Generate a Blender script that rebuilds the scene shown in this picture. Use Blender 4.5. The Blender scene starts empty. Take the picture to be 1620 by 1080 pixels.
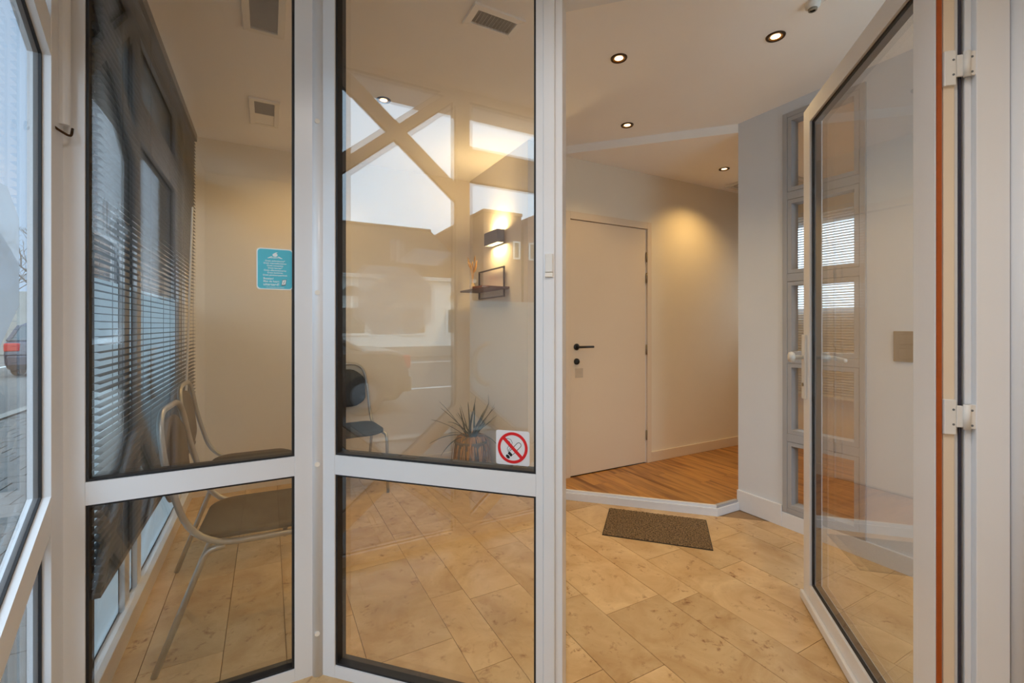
import bpy, bmesh, math, random
from mathutils import Vector, Matrix
R = math.radians
random.seed(7)
scene = bpy.context.scene
COL = scene.collection

# ------------------------------------------------------------------ camera, world, exposure
cam_d = bpy.data.cameras.new('camera'); cam = bpy.data.objects.new('camera', cam_d); COL.objects.link(cam)
cam_d.sensor_width = 36.0; cam_d.lens = 715/1620*36; cam_d.shift_y = -25/1620; cam_d.clip_start = .01; cam_d.clip_end = 300
cam.location = (0, 0, 1.25); cam.rotation_euler = (R(90), 0, R(-28.36))
scene.camera = cam
vs = scene.view_settings
scene.display_settings.display_device = 'sRGB'
vs.view_transform = 'Standard'; vs.look = 'None'; vs.gamma = 1; vs.use_curve_mapping = False; vs.exposure = 0.22
cy = scene.cycles
cy.max_bounces = 14; cy.diffuse_bounces = 6; cy.glossy_bounces = 6; cy.transmission_bounces = 8; cy.transparent_max_bounces = 40
cy.sample_clamp_indirect = 6.0
cy.caustics_reflective = False; cy.caustics_refractive = False
cy.use_denoising = True

SKY_STRENGTH = 2.85
LAMP = 1.05

world = bpy.data.worlds.new('overcast_sky'); scene.world = world; world.use_nodes = True
nt = world.node_tree; N = nt.nodes; L = nt.links; N.clear()
def nd(t, **kw):
    n = N.new(t)
    for k, v in kw.items(): setattr(n, k, v)
    return n
tc = nd('ShaderNodeTexCoord')
# bright overcast all round with a pale blue opening towards the far end of the street
nz = nd('ShaderNodeTexNoise'); nz.inputs['Scale'].default_value = 3.2; nz.inputs['Detail'].default_value = 5; nz.inputs['Roughness'].default_value = .55
L.new(tc.outputs['Generated'], nz.inputs['Vector'])
dt = nd('ShaderNodeVectorMath', operation='DOT_PRODUCT'); L.new(tc.outputs['Generated'], dt.inputs[0])
dt.inputs[1].default_value = Vector((-.25, .92, .36)).normalized()
ad_ = nd('ShaderNodeMath', operation='MULTIPLY_ADD'); L.new(nz.outputs['Fac'], ad_.inputs[0]); ad_.inputs[1].default_value = .35; L.new(dt.outputs['Value'], ad_.inputs[2])
cr = nd('ShaderNodeValToRGB'); L.new(ad_.outputs[0], cr.inputs[0])
cr.color_ramp.interpolation = 'EASE'
cr.color_ramp.elements[0].position = .62; cr.color_ramp.elements[0].color = (.74, 1.0, 1.24, 1)
cr.color_ramp.elements[1].position = .98; cr.color_ramp.elements[1].color = (.17, .245, .335, 1)
mx = cr
bg = nd('ShaderNodeBackground'); L.new(mx.outputs[0], bg.inputs[0]); bg.inputs[1].default_value = SKY_STRENGTH
wo = nd('ShaderNodeOutputWorld'); L.new(bg.outputs[0], wo.inputs[0])

# ------------------------------------------------------------------ helpers
def lin(c):
    out = []
    for v in c:
        v = v/255
        out.append(v/12.92 if v <= .04045 else ((v+.055)/1.055)**2.4)
    return out
def setin(b, name, v):
    if name in b.inputs: b.inputs[name].default_value = v
def mat(name, rgb, rough=.5, metal=0, spec=.5, noise=0, nscale=40, bump=0, emit=None, estr=0, coat=0, stretch=None, objvar=0):
    m = bpy.data.materials.new(name); m.use_nodes = True
    t = m.node_tree; b = t.nodes['Principled BSDF']
    c = lin(rgb); setin(b, 'Base Color', (*c, 1)); setin(b, 'Roughness', rough); setin(b, 'Metallic', metal); setin(b, 'Specular IOR Level', spec)
    if coat: setin(b, 'Coat Weight', coat); setin(b, 'Coat Roughness', .1)
    if emit: setin(b, 'Emission Color', (*emit, 1)); setin(b, 'Emission Strength', estr)
    tcn = t.nodes.new('ShaderNodeTexCoord'); src = tcn.outputs['Object']
    if stretch:
        mp = t.nodes.new('ShaderNodeMapping'); mp.inputs['Scale'].default_value = stretch; t.links.new(src, mp.inputs[0]); src = mp.outputs[0]
    n = t.nodes.new('ShaderNodeTexNoise'); n.inputs['Scale'].default_value = nscale; n.inputs['Detail'].default_value = 4
    t.links.new(src, n.inputs['Vector'])
    last = None
    if noise:
        mr = t.nodes.new('ShaderNodeMapRange'); mr.inputs['From Min'].default_value = .3; mr.inputs['From Max'].default_value = .7
        mr.inputs['To Min'].default_value = 1-noise; mr.inputs['To Max'].default_value = 1+noise
        t.links.new(n.outputs['Fac'], mr.inputs[0]); last = mr.outputs[0]
    if objvar:
        oi = t.nodes.new('ShaderNodeObjectInfo'); mr2 = t.nodes.new('ShaderNodeMapRange')
        mr2.inputs['To Min'].default_value = 1-objvar; mr2.inputs['To Max'].default_value = 1+objvar
        t.links.new(oi.outputs['Random'], mr2.inputs[0])
        if last:
            mu = t.nodes.new('ShaderNodeMath'); mu.operation = 'MULTIPLY'; t.links.new(last, mu.inputs[0]); t.links.new(mr2.outputs[0], mu.inputs[1]); last = mu.outputs[0]
        else: last = mr2.outputs[0]
    if last:
        vm = t.nodes.new('ShaderNodeVectorMath'); vm.operation = 'SCALE'; vm.inputs[0].default_value = c; t.links.new(last, vm.inputs['Scale'])
        t.links.new(vm.outputs[0], b.inputs['Base Color'])
    if bump:
        bp = t.nodes.new('ShaderNodeBump'); bp.inputs['Strength'].default_value = bump; bp.inputs['Distance'].default_value = .002
        t.links.new(n.outputs['Fac'], bp.inputs['Height']); t.links.new(bp.outputs[0], b.inputs['Normal'])
    return m
def glass_mat(name, ior=1.8, tint=(1, 1, 1)):
    m = bpy.data.materials.new(name); m.use_nodes = True; t = m.node_tree; t.nodes.clear()
    o = t.nodes.new('ShaderNodeOutputMaterial'); mixs = t.nodes.new('ShaderNodeMixShader')
    tr = t.nodes.new('ShaderNodeBsdfTransparent'); tr.inputs[0].default_value = (*tint, 1)
    gl = t.nodes.new('ShaderNodeBsdfGlossy'); gl.inputs['Roughness'].default_value = 0; gl.inputs[0].default_value = (1, 1, 1, 1)
    # Schlick reflectance from the facing angle; the same from either side of the sheet
    lw = t.nodes.new('ShaderNodeLayerWeight'); lw.inputs[0].default_value = .5
    pw = t.nodes.new('ShaderNodeMath'); pw.operation = 'POWER'; pw.inputs[1].default_value = 4.5
    t.links.new(lw.outputs['Facing'], pw.inputs[0])
    r0 = ((ior-1)/(ior+1))**2
    ml = t.nodes.new('ShaderNodeMath'); ml.operation = 'MULTIPLY_ADD'; ml.inputs[1].default_value = 1-r0; ml.inputs[2].default_value = r0
    t.links.new(pw.outputs[0], ml.inputs[0])
    t.links.new(ml.outputs[0], mixs.inputs[0]); t.links.new(tr.outputs[0], mixs.inputs[1]); t.links.new(gl.outputs[0], mixs.inputs[2])
    t.links.new(mixs.outputs[0], o.inputs[0]); return m
def film_mat(name, rgb, alpha):
    m = bpy.data.materials.new(name); m.use_nodes = True; t = m.node_tree; t.nodes.clear()
    o = t.nodes.new('ShaderNodeOutputMaterial'); mixs = t.nodes.new('ShaderNodeMixShader'); mixs.inputs[0].default_value = alpha
    tr = t.nodes.new('ShaderNodeBsdfTransparent'); ad = t.nodes.new('ShaderNodeMixShader'); ad.inputs[0].default_value = .65
    df = t.nodes.new('ShaderNodeBsdfDiffuse'); tl = t.nodes.new('ShaderNodeBsdfTranslucent')
    c = (*lin(rgb), 1); df.inputs[0].default_value = c; tl.inputs[0].default_value = c
    t.links.new(df.outputs[0], ad.inputs[1]); t.links.new(tl.outputs[0], ad.inputs[2])
    t.links.new(tr.outputs[0], mixs.inputs[1]); t.links.new(ad.outputs[0], mixs.inputs[2]); t.links.new(mixs.outputs[0], o.inputs[0]); return m

def stone_mat():
    m = bpy.data.materials.new('travertine_tile'); m.use_nodes = True; t = m.node_tree; b = t.nodes['Principled BSDF']
    g = t.nodes.new('ShaderNodeNewGeometry'); oi = t.nodes.new('ShaderNodeObjectInfo')
    ad = t.nodes.new('ShaderNodeVectorMath'); ad.operation = 'MULTIPLY_ADD'
    cx = t.nodes.new('ShaderNodeCombineXYZ')
    for i in range(3): t.links.new(oi.outputs['Random'], cx.inputs[i])
    t.links.new(cx.outputs[0], ad.inputs[0]); ad.inputs[1].default_value = (37, 53, 11); t.links.new(g.outputs['Position'], ad.inputs[2])
    n1 = t.nodes.new('ShaderNodeTexNoise'); n1.inputs['Scale'].default_value = 4.5; n1.inputs['Detail'].default_value = 7; n1.inputs['Roughness'].default_value = .62; n1.inputs['Distortion'].default_value = .8
    n2 = t.nodes.new('ShaderNodeTexNoise'); n2.inputs['Scale'].default_value = 26; n2.inputs['Detail'].default_value = 6; n2.inputs['Roughness'].default_value = .7; n2.inputs['Distortion'].default_value = .6
    n3 = t.nodes.new('ShaderNodeTexNoise'); n3.inputs['Scale'].default_value = 7; n3.inputs['Detail'].default_value = 5; n3.inputs['Distortion'].default_value = 1.6
    for n in (n1, n2, n3): t.links.new(ad.outputs[0], n.inputs['Vector'])
    r1 = t.nodes.new('ShaderNodeValToRGB'); r1.color_ramp.elements[0].position = .3; r1.color_ramp.elements[0].color = (*lin((188, 150, 102)), 1)
    r1.color_ramp.elements[1].position = .72; r1.color_ramp.elements[1].color = (*lin((224, 194, 148)), 1)
    t.links.new(n1.outputs['Fac'], r1.inputs[0])
    # ochre pits and fossil veins
    a = t.nodes.new('ShaderNodeMapRange'); a.inputs['From Min'].default_value = .53; a.inputs['From Max'].default_value = .67; a.clamp = True
    t.links.new(n2.outputs['Fac'], a.inputs[0])
    a3 = t.nodes.new('ShaderNodeMapRange'); a3.inputs['From Min'].default_value = .49; a3.inputs['From Max'].default_value = .66
    t.links.new(n3.outputs['Fac'], a3.inputs[0])
    mu = t.nodes.new('ShaderNodeMath'); mu.operation = 'MULTIPLY'; t.links.new(a.outputs[0], mu.inputs[0]); t.links.new(a3.outputs[0], mu.inputs[1])
    mc = t.nodes.new('ShaderNodeMixRGB'); t.links.new(mu.outputs[0], mc.inputs[0]); t.links.new(r1.outputs[0], mc.inputs[1]); mc.inputs[2].default_value = (*lin((124, 68, 18)), 1)
    mr = t.nodes.new('ShaderNodeMapRange'); mr.inputs['To Min'].default_value = .86; mr.inputs['To Max'].default_value = 1.06; t.links.new(oi.outputs['Random'], mr.inputs[0])
    vm = t.nodes.new('ShaderNodeVectorMath'); vm.operation = 'SCALE'; t.links.new(mc.outputs[0], vm.inputs[0]); t.links.new(mr.outputs[0], vm.inputs['Scale'])
    t.links.new(vm.outputs[0], b.inputs['Base Color']); setin(b, 'Roughness', .33); setin(b, 'Specular IOR Level', .45)
    bp = t.nodes.new('ShaderNodeBump'); bp.inputs['Strength'].default_value = .12; bp.inputs['Distance'].default_value = .002; bp.invert = True
    t.links.new(mu.outputs[0], bp.inputs['Height']); t.links.new(bp.outputs[0], b.inputs['Normal'])
    return m
def wood_mat(name, dark, light, rough=.4):
    m = bpy.data.materials.new(name); m.use_nodes = True; t = m.node_tree; b = t.nodes['Principled BSDF']
    g = t.nodes.new('ShaderNodeNewGeometry'); oi = t.nodes.new('ShaderNodeObjectInfo')
    ad = t.nodes.new('ShaderNodeVectorMath'); ad.operation = 'MULTIPLY_ADD'; cx = t.nodes.new('ShaderNodeCombineXYZ')
    for i in range(3): t.links.new(oi.outputs['Random'], cx.inputs[i])
    t.links.new(cx.outputs[0], ad.inputs[0]); ad.inputs[1].default_value = (31, 17, 7); t.links.new(g.outputs['Position'], ad.inputs[2])
    mp = t.nodes.new('ShaderNodeMapping'); mp.inputs['Scale'].default_value = (26, 2.2, 26); t.links.new(ad.outputs[0], mp.inputs[0])
    n = t.nodes.new('ShaderNodeTexNoise'); n.inputs['Scale'].default_value = 1; n.inputs['Detail'].default_value = 5; n.inputs['Distortion'].default_value = .5; t.links.new(mp.outputs[0], n.inputs['Vector'])
    r = t.nodes.new('ShaderNodeValToRGB'); r.color_ramp.elements[0].position = .32; r.color_ramp.elements[0].color = (*lin(dark), 1)
    r.color_ramp.elements[1].position = .6; r.color_ramp.elements[1].color = (*lin(light), 1); t.links.new(n.outputs['Fac'], r.inputs[0])
    mr = t.nodes.new('ShaderNodeMapRange'); mr.inputs['To Min'].default_value = .85; mr.inputs['To Max'].default_value = 1.1; t.links.new(oi.outputs['Random'], mr.inputs[0])
    vm = t.nodes.new('ShaderNodeVectorMath'); vm.operation = 'SCALE'; t.links.new(r.outputs[0], vm.inputs[0]); t.links.new(mr.outputs[0], vm.inputs['Scale'])
    t.links.new(vm.outputs[0], b.inputs['Base Color']); setin(b, 'Roughness', rough); return m
def brick_mat(name, c1, c2, mortar, scale=1, bw=.21, rh=.065):
    m = bpy.data.materials.new(name); m.use_nodes = True; t = m.node_tree; b = t.nodes['Principled BSDF']
    g = t.nodes.new('ShaderNodeNewGeometry'); sx = t.nodes.new('ShaderNodeSeparateXYZ'); t.links.new(g.outputs['Position'], sx.inputs[0])
    su = t.nodes.new('ShaderNodeMath'); su.operation = 'ADD'; t.links.new(sx.outputs['X'], su.inputs[0]); t.links.new(sx.outputs['Y'], su.inputs[1])
    cx = t.nodes.new('ShaderNodeCombineXYZ'); t.links.new(su.outputs[0], cx.inputs[0]); t.links.new(sx.outputs['Z'], cx.inputs[1])
    br = t.nodes.new('ShaderNodeTexBrick'); br.inputs['Scale'].default_value = scale; br.inputs['Brick Width'].default_value = bw; br.inputs['Row Height'].default_value = rh
    br.inputs['Mortar Size'].default_value = .008; br.inputs['Color1'].default_value = (*lin(c1), 1); br.inputs['Color2'].default_value = (*lin(c2), 1); br.inputs['Mortar'].default_value = (*lin(mortar), 1)
    t.links.new(cx.outputs[0], br.inputs['Vector']); t.links.new(br.outputs['Color'], b.inputs['Base Color']); setin(b, 'Roughness', .9); return m

class MB:
    def __init__(s): s.v = []; s.f = []
    def add(s, vs_, fs):
        o = len(s.v); s.v += [tuple(v) for v in vs_]; s.f += [tuple(i+o for i in f) for f in fs]; return s
    def box(s, a, b):
        x0, y0, z0 = [min(p, q) for p, q in zip(a, b)]; x1, y1, z1 = [max(p, q) for p, q in zip(a, b)]
        return s.add([(x0,y0,z0),(x1,y0,z0),(x1,y1,z0),(x0,y1,z0),(x0,y0,z1),(x1,y0,z1),(x1,y1,z1),(x0,y1,z1)],
                     [(0,3,2,1),(4,5,6,7),(0,1,5,4),(1,2,6,5),(2,3,7,6),(3,0,4,7)])
    def prism(s, poly, d0, d1, axis='z'):
        # poly lies in the plane across 'axis'
        def put(p, d):
            if axis == 'z': return (p[0], p[1], d)
            if axis == 'x': return (d, p[0], p[1])
            return (p[0], d, p[1])
        n = len(poly)
        vs_ = [put(p, d0) for p in poly]+[put(p, d1) for p in poly]
        fs = [tuple(range(n))[::-1], tuple(range(n, 2*n))]+[(i, (i+1) % n, n+(i+1) % n, n+i) for i in range(n)]
        return s.add(vs_, fs)
    def ring(s, outer, inner, d0, d1, axis='z'):
        n = len(outer)
        for i in range(n):
            j = (i+1) % n
            s.prism([outer[i], outer[j], inner[j], inner[i]], d0, d1, axis)
        return s
    def tube(s, pts, r, seg=10, cap=True, radii=None):
        pts = [Vector(p) for p in pts]; n = len(pts); up = None; rings = []
        for i, p in enumerate(pts):
            d = (pts[min(i+1, n-1)]-pts[max(i-1, 0)]).normalized()
            if up is None: up = Vector((0, 0, 1)) if abs(d.z) < .9 else Vector((1, 0, 0))
            up = (up-d*up.dot(d)).normalized(); w = d.cross(up)
            rr = radii[i] if radii else r
            rings.append([p+(up*math.cos(2*math.pi*k/seg)+w*math.sin(2*math.pi*k/seg))*rr for k in range(seg)])
        vs_ = [v for rg in rings for v in rg]; fs = []
        for i in range(n-1):
            for k in range(seg):
                k2 = (k+1) % seg; fs.append((i*seg+k, i*seg+k2, (i+1)*seg+k2, (i+1)*seg+k))
        if cap: fs += [tuple(range(seg)), tuple(range((n-1)*seg, n*seg))[::-1]]
        return s.add(vs_, fs)
    def lathe(s, prof, c=(0, 0, 0), seg=24, axis='z'):
        vs_ = []; fs = []; n = len(prof)
        for k in range(seg):
            a = 2*math.pi*k/seg
            for r, h in prof:
                p = (r*math.cos(a), r*math.sin(a), h) if axis == 'z' else ((h, r*math.cos(a), r*math.sin(a)) if axis == 'x' else (r*math.cos(a), h, r*math.sin(a)))
                vs_.append((p[0]+c[0], p[1]+c[1], p[2]+c[2]))
        for k in range(seg):
            k2 = (k+1) % seg
            for i in range(n-1): fs.append((k*n+i, k2*n+i, k2*n+i+1, k*n+i+1))
        return s.add(vs_, fs)
    def build(s, name, m, parent=None, smooth=False, bevel=0, loc=None, rotz=None):
        me = bpy.data.meshes.new(name); me.from_pydata(s.v, [], s.f)
        b = bmesh.new(); b.from_mesh(me); bmesh.ops.recalc_face_normals(b, faces=b.faces); b.to_mesh(me); b.free()
        if m: me.materials.append(m)
        if smooth:
            for p in me.polygons: p.use_smooth = True
        o = bpy.data.objects.new(name, me); COL.objects.link(o)
        if parent: o.parent = parent
        if loc: o.location = loc
        if rotz: o.rotation_euler = (0, 0, rotz)
        if bevel:
            bm_ = o.modifiers.new('bevel', 'BEVEL'); bm_.width = bevel; bm_.segments = 2; bm_.limit_method = 'ANGLE'; bm_.angle_limit = R(50)
        return o
def tag(o, label, cat, group=None, kind=None):
    o['label'] = label; o['category'] = cat
    if group: o['group'] = group
    if kind: o['kind'] = kind
    return o
def thing(name, label, cat, loc=(0, 0, 0), rotz=0, group=None, kind=None):
    o = bpy.data.objects.new(name, None); COL.objects.link(o); o.location = loc; o.rotation_euler = (0, 0, rotz); o.empty_display_size = .1
    return tag(o, label, cat, group, kind)
def copy_tree(o, parent=None):
    c = o.copy(); COL.objects.link(c); c.parent = parent
    for ch in list(o.children): copy_tree(ch, c)
    return c
def clip(poly, a, b, c):       # keep a*x+b*y >= c
    out = []
    for i in range(len(poly)):
        p, q = poly[i], poly[(i+1) % len(poly)]
        dp, dq = a*p[0]+b*p[1]-c, a*q[0]+b*q[1]-c
        if dp >= 0: out.append(p)
        if (dp >= 0) != (dq >= 0):
            t = dp/(dp-dq); out.append((p[0]+(q[0]-p[0])*t, p[1]+(q[1]-p[1])*t))
    return out
def inset(poly, d):            # convex polygon moved inwards by d
    n = len(poly); A = sum(poly[i][0]*poly[(i+1) % n][1]-poly[(i+1) % n][0]*poly[i][1] for i in range(n))
    s = 1 if A > 0 else -1
    lines = []
    for i in range(n):
        p, q = poly[i], poly[(i+1) % n]; dx, dy = q[0]-p[0], q[1]-p[1]; l = math.hypot(dx, dy)
        nx, ny = -dy/l*s, dx/l*s; lines.append((nx, ny, nx*p[0]+ny*p[1]+d))
    out = []
    for i in range(n):
        a, b = lines[i-1], lines[i]; det = a[0]*b[1]-a[1]*b[0]
        out.append(((a[2]*b[1]-a[1]*b[2])/det, (a[0]*b[2]-a[2]*b[0])/det))
    return out
def rect(x0, x1, y0, y1): return [(x0, y0), (x1, y0), (x1, y1), (x0, y1)]
def rrect(x0, x1, y0, y1, r, n=5):
    out = []
    for cx_, cy_, a0 in ((x1-r, y1-r, 0), (x0+r, y1-r, 90), (x0+r, y0+r, 180), (x1-r, y0+r, 270)):
        for k in range(n+1):
            a = R(a0+90*k/n); out.append((cx_+r*math.cos(a), cy_+r*math.sin(a)))
    return out
def bend(pts, r, n=6):          # round the inner corners of a polyline
    pts = [Vector(p) for p in pts]; out = [pts[0]]
    for i in range(1, len(pts)-1):
        p = pts[i]; a = (pts[i-1]-p); b = (pts[i+1]-p); ra = min(r, a.length*.49, b.length*.49)
        A = p+a.normalized()*ra; B = p+b.normalized()*ra
        for k in range(n+1):
            t = k/n; out.append(A*(1-t)**2+p*2*t*(1-t)+B*t*t)
    out.append(pts[-1]); return out

# ------------------------------------------------------------------ materials
M = {}
M['wall'] = mat('wall_paint', (232, 222, 204), .85, noise=.015, nscale=3, bump=.05)
M['wall_white'] = mat('white_wall_paint', (218, 223, 232), .85, noise=.015, nscale=3, bump=.05)
M['ceiling'] = mat('ceiling_paint', (248, 243, 238), .9, noise=.01, nscale=3)
M['frame'] = mat('white_aluminium', (228, 229, 232), .28, noise=.015, nscale=2.5, spec=.5)
M['frame_matte'] = mat('white_door_paint', (226, 208, 184), .5, noise=.01, nscale=3)
M['gasket'] = mat('black_rubber', (22, 21, 24), .55, noise=.1)
M['gasket_blue'] = mat('dark_blue_seal', (38, 38, 58), .5, noise=.1)
M['orange'] = mat('orange_brown_seal', (166, 76, 14), .6, noise=.06, nscale=60)
M['grey_frame'] = mat('grey_steel_frame', (168, 168, 172), .42, noise=.02, nscale=4)
M['skirting'] = mat('skirting_paint', (226, 228, 234), .45, noise=.01)
M['stone'] = stone_mat()
M['grout'] = mat('grout', (150, 122, 92), .9, noise=.05)
M['oak'] = wood_mat('oak_laminate', (128, 80, 34), (192, 138, 72))
M['black_metal'] = mat('black_metal', (18, 18, 20), .4, noise=.05)
M['lamp_grey'] = mat('anthracite_metal', (92, 100, 114), .45, noise=.05)
M['bronze'] = mat('dark_bronze', (70, 48, 26), .35, metal=.6, noise=.05)
M['gold'] = mat('gold_reflector', (215, 160, 90), .25, metal=.7, noise=.03)
M['bulb'] = mat('lamp_glass', (255, 240, 210), .4, emit=(1, .72, .40), estr=2.6)
M['sconce_glow'] = mat('sconce_diffuser', (255, 240, 200), .4, emit=(1, .76, .42), estr=2.6)
M['chrome'] = mat('brushed_aluminium_tube', (176, 174, 170), .35, metal=.75, noise=.04)
M['seat'] = mat('dark_seat_plastic', (40, 32, 26), .6, noise=.08, nscale=60, bump=.05)
M['back'] = mat('brown_grey_backrest_plastic', (80, 66, 52), .5, noise=.05, nscale=60)
M['seat_black'] = mat('black_seat_plastic', (26, 25, 25), .6, noise=.08)
M['blind'] = mat('anthracite_slat', (66, 66, 66), .4, metal=.2, noise=.05)
M['cord'] = mat('blind_cord', (90, 90, 90), .8, noise=.05)
M['chain'] = mat('white_bead_chain', (205, 205, 205), .4, noise=.05)
M['glass'] = glass_mat('coated_pane', 1.92, (.975, .97, .955))
M['glass_thin'] = glass_mat('clear_pane', 1.5, (.98, .98, .98))
M['film'] = film_mat('frosted_film', (222, 232, 236), .93)
M['logo'] = film_mat('grey_frosted_logo_film', (232, 235, 238), .5)
M['teal'] = mat('teal_print', (84, 190, 210), .4, noise=.02)
M['print_white'] = mat('white_print', (232, 240, 242), .4, noise=.01)
M['sticker_white'] = mat('white_sticker', (226, 226, 230), .4, noise=.01)
M['red'] = mat('red_print', (214, 22, 28), .4, noise=.02)
M['print_black'] = mat('black_print', (20, 18, 20), .5, noise=.02)
M['print_grey'] = mat('grey_print', (105, 112, 118), .5, noise=.02)
M['mat'] = mat('coir_mat', (112, 90, 62), .95, noise=.9, nscale=110, bump=1)
M['vent'] = mat('vent_plastic', (240, 234, 224), .5, noise=.02)
M['vent_dark'] = mat('vent_grille_grey', (146, 138, 124), .6, noise=.03)
M['white_plastic'] = mat('white_plastic', (224, 222, 218), .4, noise=.02)
M['switch'] = mat('bronze_switch_plate', (134, 116, 92), .4, noise=.03)
M['steel'] = mat('satin_steel', (150, 135, 112), .35, metal=.8, noise=.03)
M['shelf_wood'] = wood_mat('dark_walnut_shelf', (58, 34, 26), (92, 58, 44), .5)
M['vase'] = mat('clay_vase', (206, 178, 140), .6, noise=.06)
M['dry'] = mat('dried_grass', (206, 158, 84), .8, noise=.1)
M['book'] = mat('rust_book_cover', (150, 84, 52), .6, noise=.05)
M['leaf'] = mat('green_leaf', (54, 58, 28), .5, noise=.15, nscale=14, objvar=.25)
M['leaf_dead'] = mat('withered_leaf', (186, 134, 72), .7, noise=.2, nscale=14, objvar=.3)
M['pot'] = mat('grey_brown_pot', (112, 98, 74), .7, noise=.08)
M['soil'] = mat('potting_soil', (58, 44, 32), .95, noise=.3, nscale=90, bump=.5)
M['brick_red'] = brick_mat('red_brick', (150, 96, 74), (128, 78, 60), (170, 150, 136))
M['brick_purple'] = brick_mat('purple_brick', (92, 76, 76), (78, 64, 66), (116, 106, 106))
M['render_white'] = mat('white_render', (246, 242, 232), .9, noise=.03, nscale=2)
M['roof'] = brick_mat('brown_roof_tiles', (122, 96, 70), (106, 84, 62), (86, 68, 50), bw=.32, rh=.24)
M['win_dark'] = mat('curtained_window_glass', (120, 108, 88), .15, noise=.15, nscale=3)
M['paving'] = mat('grey_paver', (116, 114, 110), .85, noise=.12, nscale=7, objvar=.1)
M['asphalt'] = mat('asphalt', (104, 102, 98), .9, noise=.08, nscale=30)
M['road_white'] = mat('white_road_paint', (222, 222, 218), .8, noise=.05)
M['car_navy'] = mat('navy_car_paint', (30, 34, 56), .25, noise=.02, coat=.6)
M['car_brown'] = mat('bronze_brown_car_paint', (96, 80, 62), .28, noise=.02, coat=.5)
M['car_glass'] = mat('car_window', (70, 84, 90), .08, noise=.02)
M['tyre'] = mat('tyre', (24, 24, 25), .8, noise=.1)
M['rim'] = mat('alloy_rim', (150, 152, 156), .35, metal=.7, noise=.03)
M['tail'] = mat('tail_light', (190, 28, 24), .2, noise=.05)
M['concrete'] = mat('weathered_concrete', (150, 146, 138), .9, noise=.12, nscale=1.5)
M['bounce_forecourt'] = mat('pale_concrete', (236, 233, 226), .9, noise=.06, nscale=3)  # kept very pale so the added slab throws daylight indoors
M['bark'] = mat('bark', (92, 80, 68), .9, noise=.2)

# ------------------------------------------------------------------ room shell
ZC = 2.63; ZH = 2.57; ZF = .0625
def struct(name, mb, m, label, cat='wall', bevel=0):
    return tag(mb.build(name, m, bevel=bevel), label, cat, kind='structure')
BACK = 4.0; XN = 1.70; YH = 2.9; XR = 2.83; YP = 1.985
struct('wall_back', MB().box((-.62, BACK, -.1), (XN+.1, BACK+.12, ZC)), M['wall'], 'beige back wall behind the chairs left of the wall lamp')
struct('wall_niche', MB().box((XN, YH+.1, -.1), (XN+.12, BACK, ZC)), M['wall'], 'beige side wall carrying the lamp and the framed shelf')
DX0, DX1, DZ = 2.02, 2.94, 2.145      # outer edges of the door lining
struct('wall_hall', MB().box((XN, YH, -.1), (DX0, YH+.1, ZC)).box((DX1, YH, -.1), (4.6, YH+.1, ZC)).box((DX0, YH, DZ), (DX1, YH+.1, ZC)), M['wall'],
       'beige hall wall around the flush door')
WY0, WY1, WZ0, WZ1 = 1.232, 1.676, .098, 2.56
struct('wall_right', MB().box((XR, WY1, -.1), (XR+.12, YP, ZC)).box((XR, -.6, -.1), (XR+.12, WY0, ZC))
       .box((XR, WY0, WZ1), (XR+.12, WY1, ZC)).box((XR, WY0, -.1), (XR+.12, WY1, WZ0)), M['wall_white'], 'white wall with the tall grey five pane window')
FX0, FX1, FZ0, FZ1 = 1.70, 2.78, .25, 2.5
struct('wall_front', MB().box((1.64, -.72, -.1), (FX0, -.6, ZC)).box((FX1, -.72, -.1), (4.6, -.6, ZC)).box((FX0, -.72, -.1), (FX1, -.6, FZ0)).box((FX0, -.72, FZ1), (FX1, -.6, ZC)), M['wall_white'], 'white wall in the room at the far right behind the open door')
OWY0, OWY1, OWZ0, OWZ1 = 1.85, 2.72, 1.36, 2.28
struct('wall_office', MB().box((4.6, -.72, -.1), (4.72, OWY0, ZC)).box((4.6, OWY1, -.1), (4.72, YH+.1, ZC)).box((4.6, OWY0, -.1), (4.72, OWY1, OWZ0)).box((4.6, OWY0, OWZ1), (4.72, OWY1, ZC)),
       M['wall'], 'far wall seen through the grey window, with the slatted blind')
struct('wall_porch_back', MB().box((-.62, -1.42, -.1), (1.64, -1.3, ZC)), M['wall'], 'plain porch wall behind the camera')
struct('wall_porch_left', MB().box((-.62, -1.3, -.1), (-.5, -.06, ZC)), M['wall'], 'plain porch wall left behind the camera')
struct('wall_porch_right', MB().box((1.55, -1.3, -.1), (1.64, .30, ZC)), M['wall'], 'plain porch wall right of the camera')
struct('ceiling', MB().box((-.62, -1.42, ZC), (4.72, BACK+.12, ZC+.12)), M['ceiling'], 'pale ceiling over the whole waiting area', 'ceiling')
struct('ceiling', MB().prism([(1.98, YH), (XR, YP), (XR+.12, YP), (XR+.12, -.6), (4.6, -.6), (4.6, YH)], ZH, ZC), M['ceiling'], 'lowered hall ceiling with the slanted front edge', 'ceiling')
struct('baseboard_hall', MB().box((DX1, YH-.014, ZF), (4.6, YH, ZF+.088)), M['frame_matte'], 'cream skirting along the hall wall right of the flush door', 'baseboard', .003)
struct('baseboard_right', MB().box((XR-.016, WY1+.004, 0), (XR, YP+.0, .132)).box((XR-.014, -.6, 0), (XR, WY1+.004, .094)), M['skirting'], 'white skirting below the tall grey window', 'baseboard', .002)
struct('baseboard_back', MB().box((-.5, BACK-.014, 0), (XN, BACK, .07)), M['wall'], 'low beige skirting along the back wall', 'baseboard')
struct('baseboard_niche', MB().box((XN-.014, YH, 0), (XN, BACK-.014, .07)), M['wall'], 'low beige skirting below the wall lamp', 'baseboard')
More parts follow.
